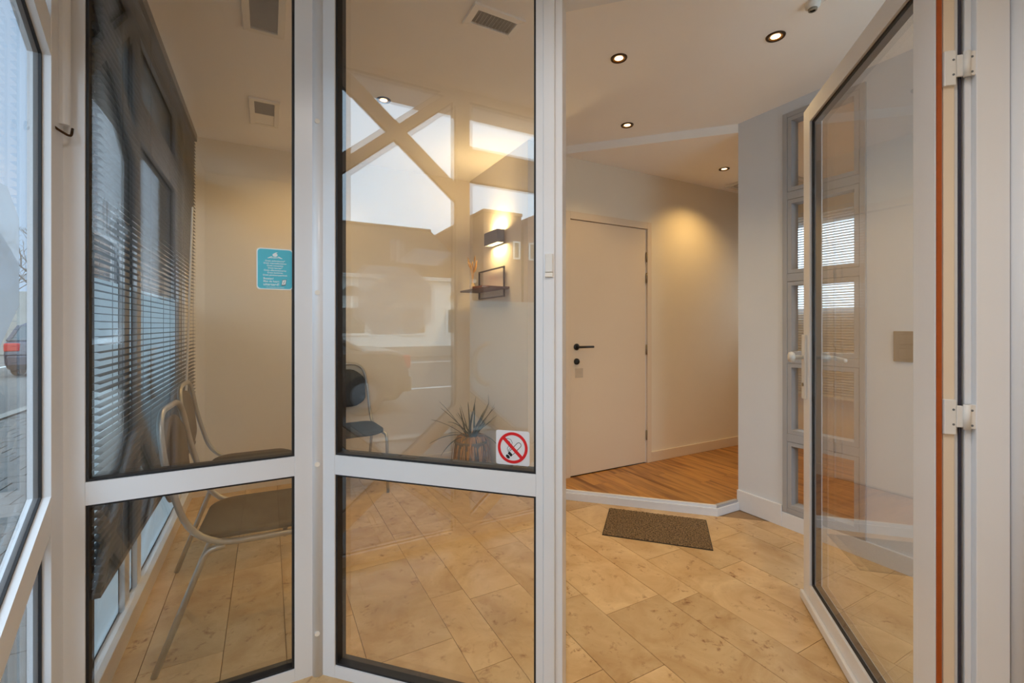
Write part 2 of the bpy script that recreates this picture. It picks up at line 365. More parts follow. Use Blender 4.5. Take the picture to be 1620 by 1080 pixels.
# step nosing
t = tag(thing('trim_1', 'white stepped edging of the raised wooden hall floor', 'trim'), 'white stepped edging of the raised wooden hall floor', 'trim', kind='structure')
s2 = .7071
def along(p, q, d0, d1):       # strip beside p-q, offset d0..d1 to the right-hand (towards the tiles)
    dx, dy = q[0]-p[0], q[1]-p[1]; l = math.hypot(dx, dy); nx, ny = dy/l, -dx/l
    return [(p[0]+nx*d0, p[1]+ny*d0), (q[0]+nx*d0, q[1]+ny*d0), (q[0]+nx*d1, q[1]+ny*d1), (p[0]+nx*d1, p[1]+ny*d1)]
P0, P1, P2 = (XN, 2.885), (2.6, 1.985), (XR-.018, 1.985)
MB().prism([P0, P1, (2.592, 1.965), (XN, 2.857)], 0, .05, 'z').build('riser', M['skirting'], t)
MB().prism([P1, P2, (XR-.018, 1.965), (2.592, 1.965)], 0, .05, 'z').build('riser', M['skirting'], t)
MB().prism([(XN, 2.898), (2.606, 1.992), (2.5965, 1.977), (XN, 2.873)], .05, .067, 'z').build('nosing', M['skirting'], t)
MB().prism([(2.606, 1.998), (XR-.018, 1.998), (XR-.018, 1.976), (2.5965, 1.976)], .05, .067, 'z').build('nosing', M['grey_frame'], t)

# ------------------------------------------------------------------ tiled floor
floor = tag(thing('floor', 'travertine tile floor in staggered rows of mixed widths', 'floor'), 'travertine tile floor in staggered rows of mixed widths', 'floor', kind='structure')
MB().box((-.6, -1.3, -.1), (XR, BACK, -.004)).build('screed', M['grout'], floor)
rows = [(-.6, -.41, []), (-.41, -.15, []), (-.15, .062, []), (.062, .325, [1.2, 2.05, 2.9]), (.325, .652, [1.706, 2.41]), (.652, .813, [2.0, 2.72]), (.813, 1.073, [1.91]),
        (1.073, 1.287, [1.2, 1.70, 2.29, 2.66]), (1.287, 1.60, [1.526, 2.4]), (1.60, 1.777, [1.447, 2.175]), (1.777, 2.037, [1.0, 1.78, 2.5]),
        (2.037, 2.222, [.80, 1.536, 2.3]), (2.222, 2.53, [1.06, 1.75]), (2.53, 2.68, [.9, 1.52, 2.1]), (2.68, XR, [1.1, 1.78])]
rnd = random.Random(3)
for x0, x1, js in rows:
    ys = sorted(js)
    if not ys: ys = [rnd.uniform(.9, 1.3)]
    while ys[-1] < BACK: ys.append(ys[-1]+rnd.choice((.5, .62, .74, .86)))
    while ys[0] > -1.3: ys.insert(0, ys[0]-rnd.choice((.5, .62, .74)))
    ys = [max(-1.3, min(BACK, y)) for y in ys]
    for a, b in zip(ys, ys[1:]):
        if b-a < .02: continue
        if x0 >= XN-.1 and a > 2.95: continue
        poly = inset(rect(x0, x1, a, min(b, BACK)), .0012)
        if x1 > XN: poly = clip(poly, -1, -1, -4.57); poly = clip(poly, 0, -1, -2.88) if len(poly) > 2 else poly
        if len(poly) < 3: continue
        MB().prism(poly, -.004, rnd.uniform(-.0004, .0004)).build('tile', M['stone'], floor)
# raised wooden hall floor
hall = tag(thing('floor', 'raised oak laminate floor of the hall beyond the step', 'floor'), 'raised oak laminate floor of the hall beyond the step', 'floor', kind='structure')
MB().prism([(XN, 2.9), (2.606, 1.992), (XR+.12, 1.992), (XR+.12, -.6), (4.6, -.6), (4.6, 2.9)], 0, .05).build('subfloor', M['shelf_wood'], hall)
x = XN
while x < 4.6:
    x1 = min(x+.145, 4.6); y = -.6-rnd.uniform(0, 1)
    while y < 2.9:
        y1 = y+1.25
        poly = rect(x, x1, max(y, -.6), min(y1, 2.9))
        if y1 > -.6:
            poly = inset(poly, .0004)
            poly = clip(poly, 1, 1, 4.6)
            if len(poly) > 2 and x < XR+.12: poly = clip(poly, 0, 1, 1.998)
            if len(poly) > 2: MB().prism(poly, .05, ZF).build('plank', M['oak'], hall)
        y = y1
    x += .145

# ------------------------------------------------------------------ glazing helpers (local: x along, y depth inward, z up)
def pane(parent, poly, d0, d1, axis='y', m=None, g=.007, gd=None, gm=None):
    o = MB().prism(inset(poly, g*.6), d0, d1, axis).build('pane', m or M['glass'], parent)
    gd = gd or (d0-.012, d1+.012)
    MB().ring(poly, inset(poly, g), gd[0], gd[1], axis).build('gasket', gm or M['gasket'], parent)
    return o
def screw_caps(parent, x, y, zs, nx=0, ny=-1, m=None):
    for z in zs:
        mb = MB(); p = Vector((x, y, z)); n = Vector((nx, ny, 0))
        mb.tube([p-n*.004, p+n*.0022], .0085, 14); mb.build('screw_cap', M['vent'], parent)
# --- front panel, parallel to the room
w2 = tag(thing('window_1', 'glazed front panel with the teal sticker', 'window', (-.53, 1.76, 0)), 'white framed front panel left of the corner, carrying the teal sticker', 'window', kind='structure')
FW = .06
MB().box((0, 0, -.05), (.058, FW, ZC)).build('stile', M['frame'], w2, bevel=.002)
MB().box((.612, 0, -.05), (.688, FW, ZC)).build('stile', M['frame'], w2, bevel=.002)
MB().box((.058, .0006, .722), (.612, FW, .79)).build('mid_rail', M['frame'], w2)
MB().box((.058, .0006, -.05), (.612, FW, .042)).build('bottom_rail', M['frame'], w2)
MB().box((.058, .0006, 2.5), (.612, FW, ZC)).build('top_rail', M['frame'], w2)
pane(w2, rect(.058, .612, .79, 2.5), .02, .044, gd=(.006, .054))
pane(w2, rect(.058, .612, .042, .722), .02, .044, gd=(.006, .054))
# --- diagonal side panel beside the door
w3 = tag(thing('window_2', 'diagonal', 'window', (.16, 1.76, 0), R(-45)), 'white framed slanted side panel with the no smoking sticker', 'window', kind='structure')
MB().box((.002, 0, -.05), (.068, FW, ZC)).build('stile', M['frame'], w3, bevel=.002)
MB().box((.802, 0, -.05), (.826, FW, ZC)).build('stile', M['frame'], w3, bevel=.002)
MB().box((.068, .0006, .722), (.802, FW, .79)).build('mid_rail', M['frame'], w3)
MB().box((.068, .0006, -.05), (.802, FW, .042)).build('bottom_rail', M['frame'], w3)
MB().box((.068, .0006, 2.5), (.802, FW, ZC)).build('top_rail', M['frame'], w3)
pane(w3, rect(.068, .802, .79, 2.5), .02, .044, gd=(.006, .054))
pane(w3, rect(.068, .802, .042, .722), .02, .044, gd=(.006, .054))
# corner coupling profile
cp = tag(thing('trim_2', 'c', 'trim', (.16, 1.76, 0)), 'rounded white coupling profile between the two glazed panels', 'trim', kind='structure')
MB().tube([(0, .004, -.05), (0, .004, ZC)], .021, 20).build('profile', M['frame'], cp, smooth=True)
screw_caps(cp, -.006, -.0165, (.155, .757, 1.368, 1.977))
# --- door frame with open glass door
d1 = tag(thing('door_1', 'glass entrance door', 'door', (.16, 1.76, 0), R(-45)), 'white glazed entrance door standing open into the room', 'door', kind='structure')
SJ0, SJ1 = .827, .885
MB().box((SJ0, -.006, -.05), (.862, .066, ZC)).build('jamb', M['frame'], d1, bevel=.002)
MB().box((.862, .002, -.05), (SJ1, .066, ZC)).build('jamb_lip', M['frame'], d1, bevel=.002)
MB().box((SJ1, 0, 2.245), (1.872, .066, ZC)).build('head', M['frame'], d1)
SH = 1.872
MB().box((SH, .012, -.05), (SH+.014, .066, ZC)).build('hinge_jamb_lip', M['frame'], d1, bevel=.002)
MB().box((SH+.014, -.004, -.05), (1.95, .066, ZC)).build('hinge_jamb', M['frame'], d1, bevel=.002)
MB().box((SJ1, .0, -.05), (SH, .066, .004)).build('threshold', M['grey_frame'], d1)
# door contact on the jamb
k = MB().box((.834, -.014, 1.412), (.858, -.006, 1.468)).build('contact_sensor', M['white_plastic'], d1, bevel=.002)
MB().box((.834, -.0125, 1.398), (.858, -.006, 1.4105)).build('sensor_foot', M['vent'], d1, bevel=.001)
# leaf: own frame, hinged at (1.4535,.4865), pointing into the room along (1,1)
leaf = bpy.data.objects.new('leaf', None); COL.objects.link(leaf); leaf.parent = d1
def to_local(p): 
    v = Vector((p[0]-.16, p[1]-1.76, 0)); return Matrix.Rotation(R(45), 3, 'Z') @ v
hp = to_local((1.4535, .4865)); leaf.location = hp; leaf.rotation_euler = (0, 0, R(90))
# leaf local axes: x along the leaf, y away from the inner face towards the camera side (left) => exterior face at y=0, thickness to -y
LW, LZ0, LZ1, LT = .985, .018, 2.222, .05
MB().box((0, -LT, LZ0), (.080, 0, LZ1)).build('stile', M['frame'], leaf, bevel=.003)
MB().box((.080, -LT+.004, LZ0+.09), (.108, -.004, LZ1-.073)).build('glazing_bead', M['frame'], leaf, bevel=.002)
MB().box((.905, -LT, LZ0), (LW, 0, LZ1)).build('stile', M['frame'], leaf, bevel=.003)
MB().box((.097, -LT, LZ1-.075), (.905, 0, LZ1)).build('rail', M['frame'], leaf)
MB().box((.097, -LT, LZ0), (.905, 0, LZ0+.092)).build('rail', M['frame'], leaf)
MB().box((0, 0, LZ0-.006), (LW+.004, .014, LZ0+.03)).build('drip_rail', M['frame'], leaf, bevel=.004)
po = rect(.097, .905, LZ0+.092, LZ1-.075)
MB().prism(inset(po, .004), -.037, -.013, 'y').build('pane', M['glass'], leaf)
MB().ring(po, inset(po, .009), -.042, -.009, 'y').build('gasket', M['gasket'], leaf)
# hinge edge of the leaf: seals and groove profiles
MB().box((-.006, -.010, LZ0), (0, -.001, LZ1)).build('edge_seal', M['orange'], leaf)['label'] = 'orange brown rubber seal'
MB().box((-.004, -.036, LZ0), (0, -.014, LZ1)).build('edge_profile', M['frame_matte'], leaf, bevel=.001)
MB().box((-.006, -LT+.002, LZ0), (0, -LT+.006, LZ1)).build('edge_seal', M['gasket_blue'], leaf)['label'] = 'thin dark blue rubber seal'
# lever, knob and lock plate
MB().box((LW-.05, 0, .92), (LW-.006, .010, 1.21)).build('lock_plate', M['white_plastic'], leaf, bevel=.003)
kx, kz = LW-.028, 1.108
hd = MB().lathe([(0, .008), (.009, .008), (.009, .042), (.021, .046), (.024, .056), (.021, .066), (0, .068)], (kx, 0, kz), 24, 'y').build('knob', M['white_plastic'], leaf, smooth=True)
MB().tube(bend([(kx, -LT, kz), (kx, -LT-.055, kz), (kx-.13, -LT-.055, kz-.004)], .02), .0095, 12).build('lever', M['white_plastic'], leaf, smooth=True)
MB().box((kx-.02, -LT-.008, .92), (kx+.02, -LT, 1.21)).build('lock_plate', M['white_plastic'], leaf, bevel=.003)
MB().tube([(kx, -.001, .985), (kx, .013, .985)], .008, 12).build('lock_cylinder', M['steel'], leaf)
# hinges joining the leaf edge and the jamb
def hinge(z):
    h = MB().box((-.012, -.036, z-.045), (0, -.012, z+.04)).build('hinge', M['white_plastic'], leaf, bevel=.002)
    a = MB(); a.tube([(-.016, -LT-.004, z-.03), (-.016, -LT-.004, z+.03)], .007, 14); a.build('hinge_pin', M['white_plastic'], leaf, smooth=True)
    MB().box((-.016, -LT-.024, z-.028), (-.008, -LT-.004, z+.03)).box((-.013, -LT-.0, z-.026), (-.006, -.036, z+.026)).build('hinge_arm', M['white_plastic'], leaf, bevel=.001)
    for dz in (-.02, .016):
        MB().tube([(-.0125, -.03, z+dz), (-.011, -.03, z+dz)], .0028, 8).build('hinge_screw', M['print_grey'], leaf)
        MB().tube([(-.0165, -LT-.014, z+dz), (-.015, -LT-.014, z+dz)], .0028, 8).build('hinge_screw', M['print_grey'], leaf)
for z in (.14, 1.03, 1.88): hinge(z)
# right coupling profile
cq = tag(thing('trim_3', 'c', 'trim', (1.552, .368, 0)), 'rounded white post with screw caps at the right edge', 'trim', kind='structure')
MB().tube([(0.012, -.012, -.05), (0.012, -.012, ZC)], .034, 28).build('profile', M['frame'], cq, smooth=True)
q = Vector((0.012, -.012, 0))+Vector((-.80, -.6, 0))*.033
screw_caps(cq, q.x, q.y, (.155, .783, 1.39, 2.0), -.80, -.6)

# ------------------------------------------------------------------ left porch glazing with crossed bars
XI, XG0, XG1, XO = -.52, -.553, -.541, -.568     # inner face, pane, outer face
w1 = tag(thing('window_3', 'x', 'window', (0, 0, 0)), 'street side porch window with white crossed bars at the left edge', 'window', kind='structure')
Ya, Yb, Yc, ms, hv, zt, zb = 1.0, 1.68, 1.34, .84, .049, 2.32, .45
MB().box((XO, Yb, -.05), (XI+.0006, 1.80, ZC)).build('post', M['frame'], w1, bevel=.001)
MB().box((XO, .90, -.05), (XI+.0006, Ya, ZC)).build('post', M['frame'], w1, bevel=.001)
MB().box((XO, Ya, -.05), (XI+.0003, Yb, .055)).build('sill', M['frame'], w1)
MB().box((XO, Ya, 2.60), (XI+.0003, Yb, ZC)).build('head', M['frame'], w1)
def xbar(par, yc, zc, y0, y1, ms, hv, X0, X1):
    def P(y, s, o): return (y, zc+s*ms*(y-yc)+o)
    MB().prism([P(y0, 1, -hv), P(y1, 1, -hv), P(y1, 1, hv), P(y0, 1, hv)], X0, X1, 'x').build('bar', M['frame'], par)
    g = hv/ms
    for a, b in ((y0, yc), (yc, y1)):
        MB().prism([P(a, -1, -hv), P(b, -1, -hv), P(b, -1, hv), P(a, -1, hv)], X0, X1-.0002, 'x').build('bar', M['frame'], par)
for zc in (zt, zb): xbar(w1, Yc, zc, Ya, Yb, ms, hv, XO, XI)
h_ = Yb-Yc
def side(zc, sgn):
    y1 = Yb if sgn > 0 else Ya; y0 = Yc+sgn*hv/ms
    return [(y0, zc), (y1, zc-ms*h_+hv), (y1, zc+ms*h_-hv)]
def tri(zc, up):
    if up: return [(Yc, zc+hv), (Yb, min(2.60, zc+ms*h_+hv)), (Yb, 2.60), (Ya, 2.60), (Ya, min(2.60, zc+ms*h_+hv))]
ztop = 2.60
dy = (ztop-zt-hv)/ms
panes = [[(Ya, zb+ms*h_+hv), (Yc, zb+hv), (Yb, zb+ms*h_+hv), (Yb, zt-ms*h_-hv), (Yc, zt-hv), (Ya, zt-ms*h_-hv)],
         side(zt, 1), side(zt, -1), side(zb, 1), side(zb, -1), [(Yc, zt+hv), (Yc+dy, ztop), (Yc-dy, ztop)]]
dyb = min(h_, (zb-hv-.055)/ms)
bz = zb-hv-ms*dyb
panes.append([(Yc, zb-hv), (Yc-dyb, bz), (Yc-dyb, .055), (Yc+dyb, .055), (Yc+dyb, bz)] if bz > .056 else [(Yc, zb-hv), (Yc-dyb, .055), (Yc+dyb, .055)])
for p in panes: pane(w1, p, XG0, XG1, 'x', M['glass_thin'], g=.006, gd=(XG0-.001, XG1+.003))
# frosted logo film on the middle pane
lg = tag(thing('window_decal', 'l', 'decal', (0, 0, 0)), 'grey frosted eight sided logo of slanted bands on the left porch window', 'decal')
octo = [(1.484, 1.578), (1.239, 1.575), (1.129, 1.473), (1.131, 1.276), (1.231, 1.201), (1.467, 1.202), (1.557, 1.299), (1.557, 1.505), (1.505, 1.573)]
octo = [(1.50, 1.577), (1.239, 1.575), (1.130, 1.473), (1.130, 1.276), (1.231, 1.201), (1.467, 1.202), (1.557, 1.300), (1.557, 1.513)]
def bandc(p, q):
    dx, dz = q[0]-p[0], q[1]-p[1]; l = math.hypot(dx, dz); n_ = (-dz/l, dx/l); return n_[0], n_[1], n_[0]*p[0]+n_[1]*p[1]
L0, L1_, L2_ = bandc((1.591, 1.398), (1.344, 1.572)), bandc((1.509, 1.249), (1.208, 1.485)), bandc((1.344, 1.201), (1.121, 1.369))
gap = .017
def neg(l, g): return (-l[0], -l[1], -l[2]+g)
def pos(l, g): return (l[0], l[1], l[2]+g)
for cs in ([pos(L0, gap)], [neg(L0, gap), pos(L1_, gap)], [neg(L1_, gap), pos(L2_, gap)], [neg(L2_, gap)], ):
    p = octo
    for s_ in cs:
        p = clip(p, *s_)
        if len(p) < 3: break
    if len(p) > 2: MB().prism(p, XG1+.0006, XG1+.0012, 'x').build('band', M['logo'], lg)
for p in ([(1.363, 1.715), (1.335, 1.734), (1.335, 1.615), (1.361, 1.598)], [(1.329, 1.718), (1.303, 1.729), (1.305, 1.619), (1.329, 1.60)], [(1.329, 1.60), (1.223, 1.688), (.998, 1.68), (1.097, 1.593)]):
    p = clip(p, 1, 0, 1.008)
    MB().prism(p, XG1+.0006, XG1+.0012, 'x').build('band', M['logo'], lg)
# street door bay with transom light, frosted below
w4 = tag(thing('door_2', 'x', 'door', (0, 0, 0)), 'white street door with frosted lower glass and a round pull, seen reflected', 'door', kind='structure')
y0, y1 = .02, .90
MB().box((XO, -.06, -.05), (XI+.0006, y0, ZC)).build('post', M['frame'], w4)
MB().box((XO, y0, 2.11), (XI+.0003, y1, 2.31)).build('transom', M['frame'], w4)
MB().box((XO, y0, 2.58), (XI+.0003, y1, ZC)).build('head', M['frame'], w4)
MB().box((XO, y0, -.05), (XI+.0003, y1, .06)).build('bottom_rail', M['frame'], w4)
yc = .46; mb_ = .84; hz = .44
xbar(w4, yc, hz, y0, y1, mb_, hv, XO, XI)
hh = y1-yc
up = hz+mb_*hh+hv
pane(w4, [(y0, up), (yc, hz+hv), (y1, up), (y1, 2.11), (y0, 2.11)], XG0, XG1, 'x', M['glass_thin'], g=.006, gd=(XG0-.001, XG1+.003))
MB().prism([(y0+.004, up), (yc, hz+hv+.004), (y1-.004, up), (y1-.004, 1.40), (y0+.004, 1.40)], XG1+.0005, XG1+.0012, 'x').build('frosted_film', M['film'], w4)
pane(w4, rect(y0, y1, 2.31, 2.58), XG0, XG1, 'x', M['glass_thin'], g=.006, gd=(XG0-.001, XG1+.003))
for sgn in (1, -1):
    ye = y1 if sgn > 0 else y0; ys_ = yc+sgn*hv/mb_
    pane(w4, [(ys_, hz), (ye, hz-mb_*hh+hv), (ye, hz+mb_*hh-hv)], XG0, XG1, 'x', M['glass_thin'], g=.006, gd=(XG0-.001, XG1+.003))
dz = min(hh, (hz-hv-.06)/mb_)
pane(w4, [(yc, hz-hv), (yc-dz, .06), (yc+dz, .06)], XG0, XG1, 'x', M['glass_thin'], g=.006, gd=(XG0-.001, XG1+.003))
MB().tube([(XI+.03, .80+.09*math.cos(R(a)), 1.02+.12*math.sin(R(a))) for a in range(-90, 91, 12)], .011, 12).build('pull', M['white_plastic'], w4, smooth=True)
for s_ in (-1, 1): MB().tube([(XI, .80, 1.02+s_*.12), (XI+.032, .80, 1.02+s_*.12)], .011, 12).build('pull_stud', M['white_plastic'], w4)
# cable cover with hook on the corner post
cc = tag(thing('cable_cover', 'c', 'cable cover', (-.513, 1.742, 1.82)), 'slim white cable cover with a dark wire hook on the left corner post', 'cable cover')
MB().prism([(-.013+.0, .0)]+[(.0165*math.cos(R(a)), .014*math.sin(R(a))-.004) for a in range(180, 361, 20)], 0, .8, 'z').build('cover', M['frame'], cc, smooth=False)
MB().tube(bend([(-.022, -.055, -.008), (-.004, -.03, -.022), (.02, -.014, -.034), (.02, -.004, -.006)], .012), .0034, 8).build('hook', M['bronze'], cc, smooth=True)

# ------------------------------------------------------------------ room windows on the left, behind the blind
w5 = tag(thing('window_4', 'x', 'window', (0, 0, 0)), 'dark looking street window behind the grey slatted blind', 'window', kind='structure')
for a, b in ((1.80, 1.86), (2.40, 2.47), (2.60, 2.67), (3.69, 3.78), (3.93, 4.0)):
    MB().box((XO, a, -.05), (XI+.0006, b, ZC)).build('post', M['frame'], w5, bevel=.002)
for a, b in ((1.86, 2.40), (2.47, 2.60), (2.67, 3.69), (3.78, 3.93)):
    MB().box((XO, a, -.05), (XI+.0003, b, .07)).build('sill', M['frame'], w5)
    MB().box((XO, a, 2.2), (XI+.0003, b, 2.38)).build('transom', M['frame'], w5)
    MB().box((XO, a, 2.57), (XI+.0003, b, ZC)).build('head', M['frame'], w5)
    pane(w5, rect(a, b, .07, 2.2), XG0, XG1, 'x', M['glass_thin'], g=.006, gd=(XG0-.001, XG1+.003))
    pane(w5, rect(a, b, 2.38, 2.57), XG0, XG1, 'x', M['glass_thin'], g=.006, gd=(XG0-.001, XG1+.003))
    MB().box((XG1+.0005, a+.007, .078), (XG1+.0012, b-.007, 1.42)).build('frosted_film', M['film'], w5)
MB().box((XI, 1.83, -.02), (XI+.035, 3.99, .085)).build('sill_board', M['frame'], w5, bevel=.003)
struct('trim_4', MB().box((-.98, -1.42, 2.69), (-.575, 4.74, 2.80)), M['frame'], 'white roof overhang along the street side windows', 'trim')
# venetian blind
bl = thing('venetian_blind', 'anthracite venetian blind lowered over the left street window', 'blind', (-.457, 0, .43))
BY0, BY1 = 1.785, 3.83
MB().box((-.02, BY0, 2.105), (.02, BY1, 2.155)).build('head_rail', M['blind'], bl)
MB().box((-.014, BY0, 0), (.014, BY1, .018)).build('bottom_rail', M['blind'], bl, bevel=.002)
sl = None; nsl = 89
for i in range(nsl):
    z = .03+i*.0236
    if sl is None:
        mb = MB(); n = 4
        for kk in range(n):
            a0, a1 = -.0125+.025*kk/n, -.0125+.025*(kk+1)/n
            zc_ = lambda a: .0022*(1-(a/.0125)**2)
            mb.add([(a0, BY0, zc_(a0)), (a1, BY0, zc_(a1)), (a1, BY1, zc_(a1)), (a0, BY1, zc_(a0)), (a0, BY0, zc_(a0)-.0006), (a1, BY0, zc_(a1)-.0006), (a1, BY1, zc_(a1)-.0006), (a0, BY1, zc_(a0)-.0006)],
                   [(0,1,2,3),(7,6,5,4),(0,4,5,1),(2,6,7,3)])
        sl = mb.build('slat', M['blind'], bl); o = sl
    else:
        o = sl.copy(); COL.objects.link(o)
    o.location = (0, 0, z); o.rotation_euler = (0, R(4), 0)
for y in (2.02, 2.45, 2.88, 3.31, 3.70):
    for s_ in (-.0135, .0135):
        MB().tube([(s_, y, .01), (s_, y, 2.12)], .0009, 5).build('ladder_cord', M['cord'], bl)
# pull cords running down to the right bottom
MB().tube([(.02, 3.62, 1.6), (.022, 3.3, .25)], .006, 6).build('pull_cord', M['chain'], bl)

# ------------------------------------------------------------------ interior flush door
d3 = tag(thing('door_3', 'x', 'door', (2.08, YH, ZF)), 'cream flush interior door with black lever in the hall', 'door', kind='structure')
W_, H_ = .80, 2.02
MB().box((-.06, -.014, -.0), (-.003, .10, H_+.062)).build('lining', M['frame_matte'], d3, bevel=.002)
MB().box((W_+.014, -.014, -.0), (W_+.06, .10, H_+.062)).build('lining', M['frame_matte'], d3, bevel=.002)
MB().box((-.003, -.014, H_+.004), (W_+.014, .10, H_+.062)).build('lining', M['frame_matte'], d3, bevel=.002)
MB().box((0, -.004, .008), (W_-.002, .036, H_)).build('leaf', M['frame_matte'], d3, bevel=.001)
MB().box((W_, .006, .002), (W_+.014, .049, H_+.002)).build('stop', M['skirting'], d3)
MB().box((-.06, .05, -.10), (W_+.06, .10, H_+.02)).build('backing', M['print_black'], d3)  # added unseen box, blocks outside light leaking round the leaf
for z in (.24, .98, 1.60, 1.78):
    MB().tube([(W_+.006, -.009, z-.042), (W_+.006, -.009, z+.042)], .0065, 10).build('hinge', M['steel'], d3, smooth=True)
hd = MB().lathe([(0, -.014), (.024, -.014), (.026, -.011), (.026, -.004)], (.06, 0, 1.02), 24, 'y').build('rosette', M['black_metal'], d3, smooth=True)
MB().tube(bend([(.06, -.012, 1.02), (.06, -.05, 1.02), (.195, -.05, 1.02)], .012), .009, 12).build('handle', M['black_metal'], hd, smooth=True)
MB().lathe([(0, -.022), (.020, -.022), (.024, -.016), (.025, -.004)], (.06, 0, .905), 24, 'y').build('thumb_turn', M['black_metal'], d3, smooth=True)
MB().box((.048, -.0046, .775), (.125, -.0041, .85)).build('faded_patch', mat('faded_patch', (196, 180, 158), .6, noise=.05), d3)

# ------------------------------------------------------------------ tall grey interior window
w6 = tag(thing('window_5', 'x', 'window', (XR, WY0, 0)), 'tall narrow grey steel window of five stacked panes', 'window', kind='structure')
wl = WY1-WY0; fx0, fx1 = -.014, .07; fw = .028
for a, b in ((0, fw), (wl-fw, wl)): MB().box((fx0, a, WZ0), (fx1, b, WZ1)).build('jamb', M['grey_frame'], w6, bevel=.002)
zs = [WZ0, .562, 1.045, 1.545, 2.048, WZ1]
for i, z in enumerate(zs):
    a, b = (z, z+fw) if i == 0 else ((z-fw, z) if i == 5 else (z-.024, z+.024))
    MB().box((fx0+.0015, fw, a), (fx1, wl-fw, b)).build('transom', M['grey_frame'], w6, bevel=.0015)
for i in range(5):
    a = zs[i]+(fw if i == 0 else .024); b = zs[i+1]-(fw if i == 4 else .024)
    po = rect(fw+.002, wl-fw-.002, a+.002, b-.002); pi_ = inset(po, .024)
    MB().ring(po, pi_, fx0+.003, .06, 'x').build('casement', M['grey_frame'], w6)
    MB().prism(inset(pi_, -.004), .030, .036, 'x').build('pane', M['glass_thin'], w6)
# switch plate beside it
sw = thing('switch_plate', 'bronze double switch plate on the white wall seen through the open glass door', 'switch', (XR, 1.055, 1.145))
MB().box((-.009, -.056, -.077), (0, .056, .077)).build('plate', M['switch'], sw, bevel=.002)
for z in (-.036, .036): MB().box((-.013, -.032, z-.026), (-.009, .032, z+.026)).build('rocker', M['switch'], sw, bevel=.002)

# added window right of the porch, unseen, brings daylight onto the ceiling
w7 = tag(thing('added_window', 'x', 'window', (0, -.72, 0)), 'white framed window added right of the porch for extra daylight, out of view', 'window', kind='structure')
po = rect(FX0, FX1, FZ0, FZ1)
MB().ring(po, inset(po, .06), .02, .09, 'y').build('frame', M['frame'], w7)
MB().prism(inset(po, .055), .045, .055, 'y').build('pane', M['glass_thin'], w7)
# office window with white blind
wo_ = tag(thing('window_6', 'x', 'window', (4.6, 0, 0)), 'far window behind the white blind, seen through the grey window', 'window', kind='structure')
po = rect(OWY0, OWY1, OWZ0, OWZ1)
MB().ring(po, inset(po, .06), .02, .09, 'x').build('frame', M['frame'], wo_)
MB().prism(inset(po, .055), .045, .055, 'x').build('pane', M['glass_thin'], wo_)
wb = thing('venetian_blind', 'white venetian blind on the far wall behind the grey window', 'blind', (4.555, 0, .58))
MB().box((-.02, OWY0-.03, 1.72), (.02, OWY1+.02, 1.76)).build('head_rail', M['white_plastic'], wb)
mb = MB()
for i in range(70):
    z = .03+i*.0242; c_, s_ = math.cos(R(42))*.0125, math.sin(R(42))*.0125
    mb.add([(-c_, OWY0-.03, z-s_), (c_, OWY0-.03, z+s_), (c_, OWY1+.02, z+s_), (-c_, OWY1+.02, z-s_), (-c_, OWY0-.03, z-s_-.0008), (c_, OWY0-.03, z+s_-.0008), (c_, OWY1+.02, z+s_-.0008), (-c_, OWY1+.02, z-s_-.0008)],
           [(0,1,2,3),(7,6,5,4),(0,4,5,1),(2,6,7,3),(1,5,6,2),(3,7,4,0)])
o = mb.build('slats', M['white_plastic'], wb); o['kind'] = 'stuff'
MB().box((-.014, OWY0-.03, 0), (.014, OWY1+.02, .018)).build('bottom_rail', M['white_plastic'], wb)

# ------------------------------------------------------------------ ceiling fittings and lamps
def spot(loc, energy, size=R(120), blend=.9, col=(1, .67, .28), radius=.03, direction=(0, 0, -1), parent=None, name='lamp_light'):
    ld = bpy.data.lights.new(name, 'SPOT'); ld.energy = energy*LAMP; ld.spot_size = size; ld.spot_blend = blend; ld.color = col; ld.shadow_soft_size = radius
    o = bpy.data.objects.new(name, ld); COL.objects.link(o)
    if parent: o.parent = parent
    o.location = loc; o.rotation_euler = Vector(direction).to_track_quat('-Z', 'Y').to_euler(); return o
def downlight(x, y, z, label, e=14, col=(1, .67, .28), beam=118):
    t = thing('downlight', label, 'ceiling light', (x, y, z), 0, None)
    MB().lathe([(.029, -.001), (.030, -.0045), (.040, -.006), (.0425, -.001), (.0425, 0)], seg=28).build('bezel', M['bronze'], t, smooth=True)
    MB().lathe([(.030, -.0040), (.022, -.0015)], seg=28).build('reflector', M['gold'], t, smooth=True)
    MB().lathe([(0, -.0045), (.014, -.0040), (.0225, -.0012), (.0225, -.0005)], seg=28).build('lens', M['bulb'], t, smooth=True)
    spot((0, 0, -.012), e, R(beam), .75, col, parent=t)
    return t
downlight(1.593, 1.79, ZC, 'recessed ceiling light left of the other two in the near row')
downlight(2.131, 1.30, ZC, 'recessed ceiling light nearest to the open glass door')
downlight(2.175, 2.36, ZC, 'recessed ceiling light just in front of the slanted soffit edge')
downlight(.622, 2.805, ZC, 'recessed ceiling light seen through the slanted side panel')
downlight(3.38, 2.50, ZH, 'recessed ceiling light in the hall beyond the soffit', 27, (1, .64, .23), 130)
downlight(3.9, 1.0, ZH, 'added unseen ceiling light for the room behind the grey window', 30, (1, .62, .22), 140)  # added lamp out of view, gives that room its amber light
downlight(2.35, .45, ZC, 'added unseen ceiling light behind the open door frame')  # added lamp out of view, lifts the brightness near the door
downlight(.2, 3.35, ZC, 'added fill light over the chairs, hidden behind the corner post', 22, beam=160)  # added hidden lamp that washes the back wall
downlight(.2, .35, ZC, 'added unseen porch ceiling light above the camera', 40, (1, .94, .88), 150)  # invented lamp, brightens the frames facing the porch
downlight(.55, -.55, ZC, 'added unseen porch ceiling light right of the camera', 28, (1, .94, .88), 150)  # second invented lamp, more light on the right post
